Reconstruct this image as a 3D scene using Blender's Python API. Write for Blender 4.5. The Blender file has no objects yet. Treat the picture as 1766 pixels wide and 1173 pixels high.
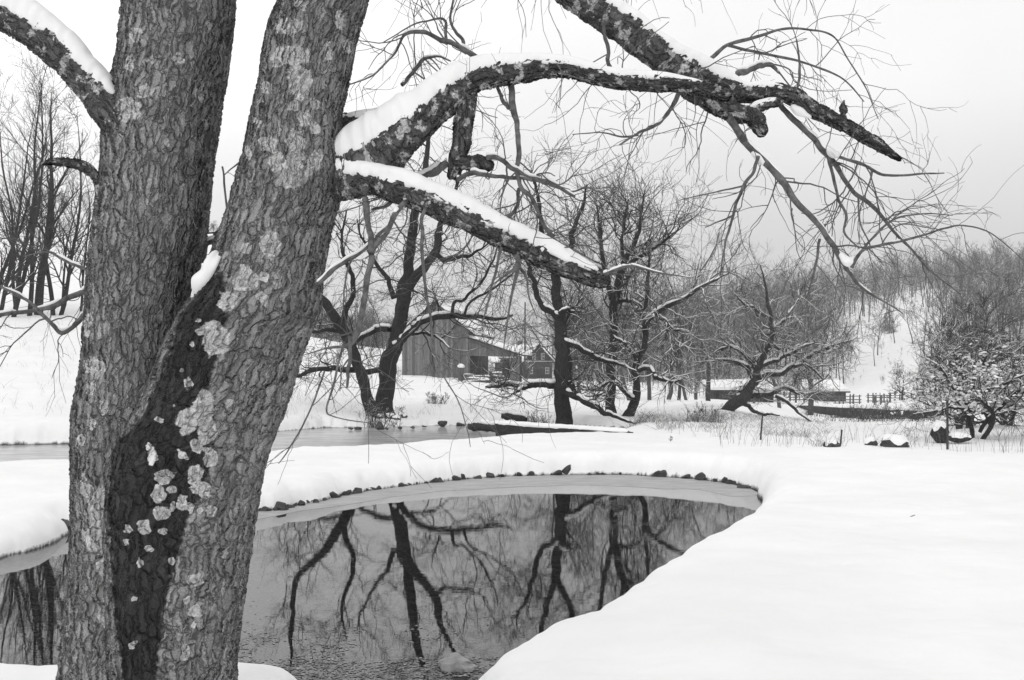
import bpy, bmesh, math, random
import numpy as np
from mathutils import Vector, Matrix

# ------------------------------------------------------------------ camera, sky, sun, exposure
C = bpy.context.scene
COL = C.collection
FPX, HOR, CX, EYE = 1864.0, 640.0, 883.0, 2.0
cd = bpy.data.cameras.new('camera'); cam = bpy.data.objects.new('camera', cd); COL.objects.link(cam)
cam.location = (0, 0, EYE); cam.rotation_euler = (math.radians(90), 0, 0)
cd.sensor_width = 36; cd.lens = FPX * 36 / 1766; cd.shift_y = (HOR - 586.5) / 1766
cd.clip_start = 0.05; cd.clip_end = 6000
C.camera = cam
C.view_settings.view_transform = 'Standard'; C.view_settings.look = 'None'
C.view_settings.exposure = 0.04; C.view_settings.gamma = 1.0
C.cycles.max_bounces = 8; C.cycles.diffuse_bounces = 3; C.cycles.glossy_bounces = 3
C.cycles.transparent_max_bounces = 12; C.cycles.volume_bounces = 1
C.cycles.use_denoising = True
SUN_EL, SUN_AZ = 42.0, 200.0       # high, behind the camera and veiled by cloud
w = bpy.data.worlds.new('World'); C.world = w; w.use_nodes = True
wn, wl = w.node_tree.nodes, w.node_tree.links
wn.clear()
def N(nt, t, **k):
    n = nt.nodes.new(t)
    for a, b in k.items():
        if a == 'op': n.operation = b
        elif hasattr(n, a): setattr(n, a, b)
    return n
wt = w.node_tree
sky = N(wt, 'ShaderNodeTexSky', sky_type='NISHITA'); sky.sun_disc = False
sky.sun_elevation = math.radians(SUN_EL); sky.sun_rotation = math.radians(SUN_AZ)
bw = N(wt, 'ShaderNodeRGBToBW'); wl.new(sky.outputs[0], bw.inputs[0])
tc = N(wt, 'ShaderNodeTexCoord'); sx = N(wt, 'ShaderNodeSeparateXYZ'); wl.new(tc.outputs['Generated'], sx.inputs[0])
ramp = N(wt, 'ShaderNodeValToRGB'); wl.new(sx.outputs['Z'], ramp.inputs[0])
e = ramp.color_ramp.elements
def g(v): return (v, v, v, 1)
e[0].position = 0.0; e[0].color = g(.44)
e[1].position = 1.0; e[1].color = g(.80)
for p_, v_ in ((.06, .47), (.13, .64), (.23, .88), (.33, .93), (.5, .90)):
    q = ramp.color_ramp.elements.new(p_); q.color = g(v_)
# the cloud is thicker low on the right, thinner on the left
mr = N(wt, 'ShaderNodeMapRange'); wl.new(sx.outputs['X'], mr.inputs['Value'])
mr.inputs['From Min'].default_value = -.35; mr.inputs['From Max'].default_value = .35
mr.inputs['To Min'].default_value = 1.25; mr.inputs['To Max'].default_value = 1.0
cn = N(wt, 'ShaderNodeTexNoise'); wl.new(tc.outputs['Generated'], cn.inputs['Vector'])
cn.inputs['Scale'].default_value = 2.2; cn.inputs['Detail'].default_value = 4
mr2 = N(wt, 'ShaderNodeMapRange'); wl.new(cn.outputs['Fac'], mr2.inputs['Value'])
mr2.inputs['From Min'].default_value = .3; mr2.inputs['From Max'].default_value = .7
mr2.inputs['To Min'].default_value = .90; mr2.inputs['To Max'].default_value = 1.10
m1 = N(wt, 'ShaderNodeMath', op='MULTIPLY'); wl.new(mr.outputs[0], m1.inputs[0]); wl.new(mr2.outputs[0], m1.inputs[1])
m2 = N(wt, 'ShaderNodeMath', op='MULTIPLY'); wl.new(ramp.outputs[0], m2.inputs[0]); wl.new(m1.outputs[0], m2.inputs[1])
m3 = N(wt, 'ShaderNodeMath', op='MULTIPLY'); wl.new(m2.outputs[0], m3.inputs[0]); m3.inputs[1].default_value = 9.6
mx = N(wt, 'ShaderNodeMixRGB'); mx.inputs[0].default_value = .9
wl.new(bw.outputs[0], mx.inputs[1]); wl.new(m3.outputs[0], mx.inputs[2])
bg = N(wt, 'ShaderNodeBackground'); bg.inputs[1].default_value = .112
wl.new(mx.outputs[0], bg.inputs[0])
wo = N(wt, 'ShaderNodeOutputWorld'); wl.new(bg.outputs[0], wo.inputs[0])
sd = bpy.data.lights.new('sun', 'SUN'); sd.energy = .5; sd.angle = math.radians(20); sd.color = (1, .985, .97)
so = bpy.data.objects.new('sun', sd); COL.objects.link(so)
az = math.radians(SUN_AZ); el = math.radians(SUN_EL)
sv = Vector((math.sin(az) * math.cos(el), math.cos(az) * math.cos(el), math.sin(el)))
so.rotation_euler = sv.to_track_quat('Z', 'Y').to_euler()

# ------------------------------------------------------------------ helpers
RS = np.random.RandomState
def P(px, py, D): return np.array([(px - CX) * D / FPX, D, EYE - (py - HOR) * D / FPX])
def hsh(*a):
    h = np.zeros_like(a[0], dtype=np.uint32)
    for k, v in zip((374761393, 668265263, 2147483647, 1274126177), a):
        h = (h ^ (v.astype(np.int64) & 0xffffffff).astype(np.uint32)) * np.uint32(k)
        h ^= h >> np.uint32(13)
    h = h * np.uint32(1274126177); h ^= h >> np.uint32(16)
    return (h & np.uint32(0xffffff)).astype(np.float64) / 0xffffff
def vn(*c, seed=0):
    """value noise in 1 to 3 dimensions, 0..1"""
    c = [np.asarray(x, float) for x in c]
    i = [np.floor(x) for x in c]; f = [x - y for x, y in zip(c, i)]; f = [x * x * (3 - 2 * x) for x in f]
    i = [x.astype(np.int64) for x in i]; r = 0
    sd_ = np.full_like(i[0], seed)
    for m in range(1 << len(c)):
        wgt = 1.0; ix = []
        for k in range(len(c)):
            b = (m >> k) & 1
            wgt = wgt * (f[k] if b else 1 - f[k]); ix.append(i[k] + b)
        r = r + wgt * hsh(*ix, sd_)
    return r
def fbm(*c, o=4, seed=0):
    s, a, t = 0, .5, 0
    for k in range(o):
        s = s + a * vn(*[np.asarray(x) * 2 ** k for x in c], seed=seed + k * 17); t += a; a *= .5
    return s / t
def sst(a, b, x):
    t = np.clip((x - a) / (b - a), 0, 1); return t * t * (3 - 2 * t)

def link(o, parent=None):
    COL.objects.link(o)
    if parent is not None: o.parent = parent
    return o
def mesh_obj(name, V, F, mat, parent=None, smooth=True, uv=None, attrs=None, origin=None):
    """V (n,3), F (m,4) or list of such arrays of 3 or 4 columns"""
    V = np.asarray(V, dtype=np.float32)
    if origin is not None: V = V - np.asarray(origin, np.float32)
    Fs = F if isinstance(F, list) else [F]
    Fs = [np.asarray(f, dtype=np.int32) for f in Fs if len(f)]
    me = bpy.data.meshes.new(name)
    loops = np.concatenate([f.ravel() for f in Fs]); tot = np.concatenate([np.full(len(f), f.shape[1], np.int32) for f in Fs])
    st = np.concatenate([[0], np.cumsum(tot)[:-1]]).astype(np.int32)
    me.vertices.add(len(V)); me.vertices.foreach_set('co', V.ravel())
    me.loops.add(len(loops)); me.loops.foreach_set('vertex_index', loops.astype(np.int32))
    me.polygons.add(len(tot)); me.polygons.foreach_set('loop_start', st)
    me.polygons.foreach_set('use_smooth', np.full(len(tot), smooth))
    if uv is not None:
        l = me.uv_layers.new(name='UVMap'); l.data.foreach_set('uv', np.asarray(uv, np.float32)[loops].ravel())
    for k, a in (attrs or {}).items():
        t = me.attributes.new(k, 'FLOAT', 'POINT'); t.data.foreach_set('value', np.asarray(a, np.float32))
    me.update(calc_edges=True); me.validate()
    for m in (mat if isinstance(mat, (list, tuple)) else [mat]): me.materials.append(m)
    o = bpy.data.objects.new(name, me); link(o, parent)
    if origin is not None and parent is None: o.location = origin
    return o
def tag(o, label=None, cat=None, group=None, kind=None):
    if label: o['label'] = label
    if cat: o['category'] = cat
    if group: o['group'] = group
    if kind: o['kind'] = kind
    return o
def thing(name, label, cat, loc, group=None):
    o = bpy.data.objects.new(name, None); COL.objects.link(o); o.location = tuple(float(v) for v in loc); o.empty_display_size = .2
    return tag(o, label, cat, group)

class Tubes:
    """collects tubes, frames computed in batches"""
    def __init__(s): s.V = []; s.F = []; s.n = 0
    def raw(s, V, F):
        s.V.append(V); s.F.append(F + s.n); s.n += len(V)
    def batch(s, Pt, R, sides=4, flat=None, up=None):
        """Pt (M,N,3), R (M,N). up: offset factor lifts the tube (snow) and flat squashes it"""
        M, n, _ = Pt.shape
        if not M: return
        T = np.gradient(Pt, axis=1); T /= np.linalg.norm(T, axis=2, keepdims=True) + 1e-9
        mean = T.mean(1); ref = np.where((np.abs(mean[:, 2]) > .85)[:, None], [[1., 0, 0]], [[0, 0, 1.]])
        A = np.cross(T, ref[:, None, :]); A /= np.linalg.norm(A, axis=2, keepdims=True) + 1e-9
        B = np.cross(A, T)
        th = np.arange(sides) * 2 * math.pi / sides
        ca, sa = np.cos(th), np.sin(th)
        fl = 1.0 if flat is None else flat
        V = Pt[:, :, None, :] + R[:, :, None, None] * (A[:, :, None, :] * ca[None, None, :, None] + fl * B[:, :, None, :] * sa[None, None, :, None])
        idx = np.arange(M * n * sides).reshape(M, n, sides)
        a = idx[:, :-1]; b = idx[:, 1:]
        F = np.stack([a, np.roll(a, -1, 2), np.roll(b, -1, 2), b], -1).reshape(-1, 4)
        s.raw(V.reshape(-1, 3), F)
    def obj(s, name, mat, parent=None, origin=(0, 0, 0), smooth=True):
        return mesh_obj(name, np.concatenate(s.V), np.concatenate(s.F), mat, parent, smooth, origin=origin)

def smooth_path(pts, n):
    """Catmull-Rom resample of rows of any width to n rows"""
    p = np.asarray(pts, float); k = len(p)
    d = np.concatenate([[0], np.cumsum(np.linalg.norm(np.diff(p[:, :3], axis=0), axis=1))])
    q = np.vstack([2 * p[0] - p[1], p, 2 * p[-1] - p[-2]])
    t = np.linspace(0, d[-1], n); i = np.clip(np.searchsorted(d, t, 'right') - 1, 0, k - 2)
    u = ((t - d[i]) / (d[i + 1] - d[i] + 1e-9))[:, None]
    p0, p1, p2, p3 = q[i], q[i + 1], q[i + 2], q[i + 3]
    return .5 * (2 * p1 + (p2 - p0) * u + (2 * p0 - 5 * p1 + 4 * p2 - p3) * u ** 2 + (3 * p1 - p0 - 3 * p2 + p3) * u ** 3)
def px_path(lst, D, n=None):
    """rows (px, py, half width px[, depth offset]) at depth D -> (n,4) world xyz + radius"""
    r = []
    for q in lst:
        d = D + (q[3] if len(q) > 3 else 0)
        r.append(list(P(q[0], q[1], d)) + [q[2] * d / FPX])
    s = smooth_path(r, n or max(6, 4 * len(lst))); s[:, 3] = np.maximum(s[:, 3], .0012)
    return s
def resample(Pt, R, n):
    out = smooth_path(np.column_stack([Pt, R]), n); return out[:, :3], np.maximum(out[:, 3], .0008)

def spawn(rng, Pp, Rp, k, trange=(.25, 1), ang=(45, 12), length=(.3, .6), rel=False, rad=(.5, .7), rmin=.002, wander=.18,
          trop=0.0, n=6, taper=.25, flatten=0.0, curl=0.0):
    """children of a batch of branches Pp (M,N,3), Rp (M,N): returns Pc (M*k,n,3), Rc"""
    M, Np, _ = Pp.shape
    if not M: return np.zeros((0, n, 3)), np.zeros((0, n))
    t = rng.uniform(trange[0], trange[1], (M, k)).ravel() * (Np - 1)
    m = np.repeat(np.arange(M), k); i = np.clip(t.astype(int), 0, Np - 2); f = t - i
    p = Pp[m, i] * (1 - f)[:, None] + Pp[m, i + 1] * f[:, None]
    r = Rp[m, i] * (1 - f) + Rp[m, i + 1] * f
    T = Pp[m, i + 1] - Pp[m, i]; T /= np.linalg.norm(T, axis=1, keepdims=True) + 1e-9
    rnd = rng.normal(size=(M * k, 3)); rnd -= (rnd * T).sum(1, keepdims=True) * T
    if flatten: rnd[:, 1] *= 1 - flatten
    rnd /= np.linalg.norm(rnd, axis=1, keepdims=True) + 1e-9
    a = np.radians(rng.normal(ang[0], ang[1], M * k))[:, None]
    d = T * np.cos(a) + rnd * np.sin(a)
    L = rng.uniform(length[0], length[1], M * k)
    if rel:
        pl = np.linalg.norm(np.diff(Pp, axis=1), axis=2).sum(1)[m]; L = L * pl * (1.15 - .55 * t / (Np - 1))
    r0 = np.maximum(r * rng.uniform(rad[0], rad[1], M * k), rmin)
    cv = rng.normal(size=d.shape) * curl
    out = np.zeros((M * k, n, 3)); out[:, 0] = p; st = (L / (n - 1))[:, None]
    for s in range(1, n):
        d = d + rng.normal(size=d.shape) * wander + cv; d[:, 2] += trop
        d /= np.linalg.norm(d, axis=1, keepdims=True) + 1e-9
        out[:, s] = out[:, s - 1] + d * st
    R = r0[:, None] * np.linspace(1, taper, n)[None, :]
    return out, R
def clear_z(Pt, R, zmin):
    k = Pt[:, :, 2].min(1) > zmin
    return Pt[k], R[k]
def snow_caps(tb, rng, Pt, R, cover=.7, thick=.75, wid=.9, sides=6, extra=.0, scale=6.0):
    """ridges of snow lying along the tops of a batch of branches"""
    M, n, _ = Pt.shape
    if not M: return
    T = np.gradient(Pt, axis=1); T /= np.linalg.norm(T, axis=2, keepdims=True) + 1e-9
    hz = np.sqrt(np.clip(1 - T[:, :, 2] ** 2, 0, 1))
    lie = sst(.45, .8, hz)
    s = np.arange(n)[None, :] * .37 * scale / 6 + rng.uniform(0, 100, (M, 1))
    keep = sst(1 - cover - .12, 1 - cover + .12, vn(s, np.repeat(rng.uniform(0, 99, (M, 1)), n, 1)))
    edge = np.minimum(1, np.minimum(np.arange(n), np.arange(n)[::-1]) / 1.0)[None, :]
    k = lie * keep * edge
    h = (R * thick + extra) * k * 1.3
    C_ = Pt.copy(); C_[:, :, 2] += R * (.60 + .35 * k) + h * .3
    tb.batch(C_, np.maximum(R * wid * np.sqrt(np.clip(k, 0, 1)) + extra * .6 * k, .0004), sides, flat=.75)

# ------------------------------------------------------------------ materials
def mat(name):
    m = bpy.data.materials.new(name); m.use_nodes = True; nt = m.node_tree; nt.nodes.clear()
    out = nt.nodes.new('ShaderNodeOutputMaterial'); b = nt.nodes.new('ShaderNodeBsdfPrincipled')
    nt.links.new(b.outputs[0], out.inputs[0])
    return m, nt, b, out
def lk(nt, a, b): nt.links.new(a, b)
def noise(nt, vec, scale, detail=4, rough=.55):
    n = nt.nodes.new('ShaderNodeTexNoise'); n.inputs['Scale'].default_value = scale
    n.inputs['Detail'].default_value = detail; n.inputs['Roughness'].default_value = rough
    if vec is not None: lk(nt, vec, n.inputs['Vector'])
    return n.outputs['Fac']
def mathn(nt, op, a, b=None, clamp=False):
    n = nt.nodes.new('ShaderNodeMath'); n.operation = op; n.use_clamp = clamp
    for i, v in enumerate((a, b)):
        if v is None: continue
        if isinstance(v, (int, float)): n.inputs[i].default_value = v
        else: lk(nt, v, n.inputs[i])
    return n.outputs[0]
def ss(nt, v, a, b, lo=0.0, hi=1.0):
    n = nt.nodes.new('ShaderNodeMapRange'); n.interpolation_type = 'SMOOTHSTEP'; lk(nt, v, n.inputs['Value'])
    for k, x in (('From Min', a), ('From Max', b), ('To Min', lo), ('To Max', hi)): n.inputs[k].default_value = x
    return n.outputs[0]
def mixv(nt, f, a, b):
    n = nt.nodes.new('ShaderNodeMix'); n.data_type = 'FLOAT'
    for s, v in ((n.inputs[0], f), (n.inputs[2], a), (n.inputs[3], b)):
        if isinstance(v, (int, float)): s.default_value = v
        else: lk(nt, v, s)
    return n.outputs[0]
def bump(nt, b, h, strength=.5, dist=.02):
    n = nt.nodes.new('ShaderNodeBump'); n.inputs['Strength'].default_value = strength; n.inputs['Distance'].default_value = dist
    lk(nt, h, n.inputs['Height']); lk(nt, n.outputs[0], b.inputs['Normal'])
def coord(nt, which='Object'):
    return nt.nodes.new('ShaderNodeTexCoord').outputs[which]
def mapped(nt, vec, sc):
    n = nt.nodes.new('ShaderNodeMapping'); n.inputs['Scale'].default_value = sc; lk(nt, vec, n.inputs['Vector']); return n.outputs[0]
def attr(nt, name):
    n = nt.nodes.new('ShaderNodeAttribute'); n.attribute_name = name; return n.outputs['Fac']
def voro(nt, vec, feature, rnd=1.0):
    n = nt.nodes.new('ShaderNodeTexVoronoi'); n.feature = feature; n.inputs['Scale'].default_value = 1; n.inputs['Randomness'].default_value = rnd
    lk(nt, vec, n.inputs['Vector']); return n

def simple(name, v, rough=.8, sc=3.0, var=.35, bmp=.0, spec=.3, stretch=(1, 1, 1), dist=.02):
    m, nt, b, _ = mat(name)
    c = mapped(nt, coord(nt), stretch); n = noise(nt, c, sc, 5)
    lk(nt, ss(nt, n, .25, .75, v * (1 - var), v * (1 + var)), b.inputs['Base Color'])
    b.inputs['Roughness'].default_value = rough; b.inputs['Specular IOR Level'].default_value = spec
    if bmp: bump(nt, b, noise(nt, c, sc * 3, 5), bmp, dist)
    return m

def snow_mat(name, sc=1.0, v=.87):
    m, nt, b, _ = mat(name)
    c = coord(nt)
    n1 = noise(nt, c, 1.3 * sc, 4); n2 = noise(nt, c, 60 * sc, 3)
    lk(nt, ss(nt, n1, .3, .7, v - .03, v + .03), b.inputs['Base Color'])
    b.inputs['Roughness'].default_value = .65; b.inputs['Specular IOR Level'].default_value = .2
    bump(nt, b, mathn(nt, 'ADD', n1, mathn(nt, 'MULTIPLY', n2, .05)), .35, .05 / sc)
    return m

def bark_mat(name, su, sv, amp, base=.085, crackv=.03, lich=0.0, lscale=8.0):
    """flaky plated bark from UV in metres; fissures are cut by true displacement"""
    m, nt, b, out = mat(name)
    m.displacement_method = 'BOTH'
    uv = nt.nodes.new('ShaderNodeUVMap').outputs[0]
    ds = nt.nodes.new('ShaderNodeTexNoise'); ds.inputs['Scale'].default_value = 11; ds.inputs['Detail'].default_value = 3
    lk(nt, uv, ds.inputs['Vector'])
    va = nt.nodes.new('ShaderNodeVectorMath'); va.operation = 'MULTIPLY_ADD'
    lk(nt, ds.outputs['Color'], va.inputs[0]); va.inputs[1].default_value = (.07, .16, 0); lk(nt, uv, va.inputs[2])
    d2 = nt.nodes.new('ShaderNodeTexNoise'); d2.inputs['Scale'].default_value = 55; d2.inputs['Detail'].default_value = 3
    lk(nt, uv, d2.inputs['Vector'])
    vb = nt.nodes.new('ShaderNodeVectorMath'); vb.operation = 'MULTIPLY_ADD'
    lk(nt, d2.outputs['Color'], vb.inputs[0]); vb.inputs[1].default_value = (.022, .04, 0); lk(nt, va.outputs[0], vb.inputs[2])
    w1 = mapped(nt, vb.outputs[0], (su, sv, 1)); w2 = mapped(nt, vb.outputs[0], (su * 1.9, sv * 2.3, 1))
    e1 = voro(nt, w1, 'DISTANCE_TO_EDGE').outputs['Distance']; e2 = voro(nt, w2, 'DISTANCE_TO_EDGE').outputs['Distance']
    f1 = voro(nt, w1, 'F1'); sp = nt.nodes.new('ShaderNodeSeparateColor'); lk(nt, f1.outputs['Color'], sp.inputs[0])
    f2 = voro(nt, w2, 'F1'); sp2 = nt.nodes.new('ShaderNodeSeparateColor'); lk(nt, f2.outputs['Color'], sp2.inputs[0])
    # a plate curls outward at its lower edge: height leans with v inside the cell
    wv = nt.nodes.new('ShaderNodeVectorMath'); wv.operation = 'SUBTRACT'; lk(nt, w1, wv.inputs[0]); lk(nt, f1.outputs['Position'], wv.inputs[1])
    wy = nt.nodes.new('ShaderNodeSeparateXYZ'); lk(nt, wv.outputs[0], wy.inputs[0])
    lean = mathn(nt, 'MULTIPLY', mathn(nt, 'ADD', wy.outputs['Y'], mathn(nt, 'MULTIPLY', wy.outputs['X'], .8)), -.35)
    w0 = mapped(nt, va.outputs[0], (su * .42, sv * .22, 1)); e0 = voro(nt, w0, 'DISTANCE_TO_EDGE').outputs['Distance']
    p0 = ss(nt, e0, 0, .13)
    p1 = ss(nt, e1, 0, .16); p2 = ss(nt, e2, 0, .14)
    n3 = noise(nt, uv, 130, 5, .65); n4 = noise(nt, uv, 9, 3)
    h = mathn(nt, 'ADD', mathn(nt, 'MULTIPLY', p1, .62), mathn(nt, 'MULTIPLY', mathn(nt, 'MULTIPLY', p2, p1), .25))
    h = mathn(nt, 'ADD', h, mathn(nt, 'MULTIPLY', mathn(nt, 'ADD', lean, mathn(nt, 'MULTIPLY', sp.outputs[0], .45)), p1))
    h = mathn(nt, 'ADD', h, mathn(nt, 'MULTIPLY', n3, .22)); h = mathn(nt, 'ADD', h, mathn(nt, 'MULTIPLY', n4, .3))
    h = mathn(nt, 'ADD', h, mathn(nt, 'MULTIPLY', mathn(nt, 'SUBTRACT', p0, 1), .55))
    # colours
    plate = mathn(nt, 'MULTIPLY', ss(nt, sp.outputs[1], 0, 1, base * .8, base * 1.2), ss(nt, n3, .3, .7, .72, 1.28))
    plate = mathn(nt, 'MULTIPLY', plate, ss(nt, n4, .3, .7, .85, 1.15))
    col = mixv(nt, mathn(nt, 'MULTIPLY', mathn(nt, 'MULTIPLY', ss(nt, e1, .0, .055), ss(nt, e2, -.02, .04, .6, 1)), ss(nt, e0, 0, .05, .45, 1)), crackv, plate)
    st = ss(nt, mathn(nt, 'ADD', attr(nt, 'stain'), mathn(nt, 'MULTIPLY', noise(nt, uv, 30, 5), .5)), .60, .76)
    col = mixv(nt, st, col, mathn(nt, 'MULTIPLY', col, .13))
    wet = mixv(nt, st, .85, .55)
    ln = noise(nt, uv, 26, 5, .7)
    la = mathn(nt, 'ADD', attr(nt, 'lichen'), mathn(nt, 'MULTIPLY', mathn(nt, 'SUBTRACT', ln, .5), .6))
    lm = ss(nt, la, .40, .47)
    if lich:
        la2 = ss(nt, mathn(nt, 'ADD', noise(nt, uv, lscale, 4, .6), mathn(nt, 'MULTIPLY', mathn(nt, 'SUBTRACT', ln, .5), .5)), 1 - lich, 1 - lich + .05)
        lm = mathn(nt, 'MAXIMUM', lm, mathn(nt, 'MULTIPLY', la2, .8))
    lc = mathn(nt, 'MULTIPLY', mathn(nt, 'MULTIPLY', ss(nt, noise(nt, uv, 210, 3), .3, .7, .50, .82), ss(nt, noise(nt, uv, 60, 3), .3, .7, .75, 1.15)), ss(nt, la, .46, .72, 1.0, .85))
    col = mixv(nt, lm, col, lc)
    sn = ss(nt, mathn(nt, 'ADD', attr(nt, 'snowfleck'), mathn(nt, 'MULTIPLY', mathn(nt, 'SUBTRACT', ln, .5), .6)), .45, .55)
    col = mixv(nt, sn, col, .85)
    h = mathn(nt, 'ADD', h, mathn(nt, 'MULTIPLY', lm, mathn(nt, 'MULTIPLY', noise(nt, uv, 170, 4), .5)))
    lk(nt, col, b.inputs['Base Color']); lk(nt, wet, b.inputs['Roughness']); b.inputs['Specular IOR Level'].default_value = .25
    dn = nt.nodes.new('ShaderNodeDisplacement'); dn.inputs['Midlevel'].default_value = .75; dn.inputs['Scale'].default_value = amp
    lk(nt, h, dn.inputs['Height']); lk(nt, dn.outputs[0], out.inputs['Displacement'])
    return m

M_SNOW = snow_mat('snow'); M_CAP = snow_mat('branch_snow', 4.0, .86)
M_BARK = bark_mat('plated_bark', 33, 11.5, .0105, base=.315, crackv=.06)
M_LIMB = bark_mat('limb_bark', 34, 22, .009, base=.13, crackv=.035, lich=.45, lscale=16)
M_BRANCH = simple('branch_bark', .13, .85, 30, .5, .6, .2)
M_TWIG = simple('twig_bark', .11, .8, 8, .3)
M_WBARK = simple('willow_bark', .038, .9, 9, .5, .9, .2, (3, 3, .6), .06)
M_WTWIG = simple('willow_twig', .045, .85, 2, .3)
M_ABARK = simple('old_apple_bark', .05, .9, 8, .6, .8, .2, (3, 3, .8), .05)

# ------------------------------------------------------------------ the lie of the land
def gp(px, py, z=0.0):
    D = (EYE - z) * FPX / (py - HOR); return ((px - CX) * D / FPX, D)
POND_PX = [(-420, 1010), (-200, 985), (0, 964), (60, 946), (100, 932), (128, 916), (220, 908), (320, 900), (440, 883), (480, 880),
    (530, 869), (590, 856), (640, 846), (700, 838), (760, 831), (830, 825), (900, 821), (1000, 819), (1100, 820), (1180, 825),
    (1250, 833), (1296, 844), (1314, 853), (1308, 872, 1), (1300, 886, 2), (1262, 907, 2), (1196, 940, 2), (1144, 967, 2), (1086, 1007, 2), (1036, 1037, 2),
    (965, 1067, 2), (905, 1097, 2), (858, 1122, 2), (826, 1147, 2), (812, 1178, 2), (790, 1235, 1), (710, 1290), (620, 1285), (570, 1255), (548, 1230),
    (528, 1212), (480, 1208), (300, 1212), (100, 1218), (-60, 1222), (-420, 1230)]
POND = [gp(q[0], q[1], .11 * (q[2] if len(q) > 2 else 0)) for q in POND_PX]
SN = [gp(px, py, .40) for px, py in [(-500, 800), (0, 795), (130, 790), (470, 773), (640, 762), (860, 750), (1040, 741)]]
SF = [gp(px, py, 0) for px, py in [(1100, 738), (1040, 736), (960, 733), (860, 731), (640, 737), (560, 738), (470, 745), (130, 766), (0, 768), (-500, 772)]]
STREAM = SN + SF
def sdist(poly, X, Y, near=8.0):
    """signed distance to a polygon, positive outside"""
    p = np.array(poly); q = np.roll(p, -1, 0); d2 = np.full(X.shape, 1e9); ins = np.zeros(X.shape, bool)
    for (x0, y0), (x1, y1) in zip(p, q):
        dx, dy = x1 - x0, y1 - y0
        t = np.clip(((X - x0) * dx + (Y - y0) * dy) / (dx * dx + dy * dy + 1e-12), 0, 1)
        d2 = np.minimum(d2, (X - x0 - t * dx) ** 2 + (Y - y0 - t * dy) ** 2)
        c = (y0 > Y) != (y1 > Y)
        ins ^= c & (X < (x1 - x0) * (Y - y0) / ((y1 - y0) if abs(y1 - y0) > 1e-12 else 1e-12) + x0)
    d = np.sqrt(d2); return np.where(ins, -d, d)
COLS = [
 (-900, [(0, .35), (12, .35), (19, .45), (28, .4), (45, 3.2), (60, 5.6), (90, 10), (150, 22), (300, 36), (500, 42), (1400, 60)]),
 (60,   [(0, .35), (12, .35), (19, .42), (28, .3), (33, 1.0), (60, 5.1), (90, 9.5), (150, 20.5), (200, 25), (300, 28), (1400, 50)]),
 (372,  [(0, .35), (13, .35), (21, .42), (33, .3), (38, .9), (60, 4.3), (90, 9), (150, 21), (170, 21.5), (300, 14), (1400, 40)]),
 (515,  [(0, .35), (15, .35), (23, .42), (36, .3), (41, .8), (60, 2.6), (120, 5.9), (150, 6), (220, 3), (600, 20), (1400, 50)]),
 (690,  [(0, .35), (17, .35), (25, .42), (38.5, .15), (41, .2), (46, .6), (70, 1.3), (100, 1.6), (130, 4.6), (160, 4.4), (230, 1), (500, 4), (900, 20), (1400, 15)]),
 (860,  [(0, .35), (19, .35), (27, .42), (41, .25), (48, .55), (85, .95), (100, 1.1), (150, .6), (220, .3), (350, 2), (560, 10), (900, 42), (1400, 30)]),
 (960,  [(0, .35), (19, .38), (27, .45), (36, .3), (48, .35), (85, .8), (100, .9), (150, .6), (220, .3), (350, 3), (560, 14), (900, 57), (1400, 40)]),
 (1060, [(0, .35), (18, .38), (27, .45), (34, .3), (48, .3), (85, .5), (120, .4), (170, .4), (240, 4), (330, 12), (600, 24), (900, 66), (1400, 45)]),
 (1220, [(0, .40), (17, .42), (24, .47), (31, .25), (40, .35), (46, .62), (52, .4), (63, .2), (100, -.7), (140, -.8), (180, 1), (250, 9), (320, 19), (400, 23), (1400, 40)]),
 (1320, [(0, .40), (16, .44), (22, .48), (29, .2), (44, .2), (52, -.1), (63, -.35), (100, -1.1), (140, -1.2), (180, 2.5), (250, 11), (320, 20), (400, 23), (1400, 40)]),
 (1450, [(0, .40), (14, .44), (20, .5), (26, .3), (40, .0), (60, -.65), (80, -1.65), (91, -1.7), (93, -.98), (118, -1.55), (142, -1.5), (162, -.3), (200, 6.4), (260, 15.5), (330, 23), (420, 26), (1400, 40)]),
 (1580, [(0, .42), (12, .45), (19, .5), (24, .3), (40, .0), (58, -.6), (72, -1.75), (81, -1.75), (83, -1.06), (118, -1.5), (138, -1.3), (162, 2), (200, 9), (240, 15.2), (310, 25), (420, 29), (1400, 45)]),
 (1700, [(0, .45), (11, .47), (18, .5), (23, .3), (40, .2), (60, .0), (100, -.4), (130, .8), (160, 4), (200, 11), (240, 18), (310, 28), (420, 33), (1400, 50)]),
 (2600, [(0, .45), (11, .47), (18, .5), (23, .4), (40, .4), (100, 1), (140, 4), (200, 12), (260, 23), (320, 30), (420, 35), (1400, 55)])]
def base_z(X, Y):
    D = np.hypot(X, Y); ok = Y > .05 * D
    a = np.where(ok, np.clip(CX + FPX * X / np.maximum(Y, .05 * D + 1e-6), -900, 2600), np.where(X < 0, -900, 2600))
    Dq = np.where(ok, np.minimum(D, np.maximum(Y, .25 * D)), D * .25)   # profiles are by depth inside the view
    px = np.array([c[0] for c in COLS], float)
    prof = np.array([np.interp(np.log1p(Dq.ravel()), np.log1p([q[0] for q in c[1]]), [q[1] for q in c[1]]) for c in COLS])
    i = np.clip(np.searchsorted(px, a.ravel(), 'right') - 1, 0, len(px) - 2)
    f = np.clip((a.ravel() - px[i]) / (px[i + 1] - px[i]), 0, 1); f = f * f * (3 - 2 * f) * .6 + f * .4
    k = np.arange(len(i)); z = prof[i, k] * (1 - f) + prof[i + 1, k] * f
    z = z.reshape(X.shape)
    back = sst(0, -8, Y); return z * (1 - back) + .45 * back
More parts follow.
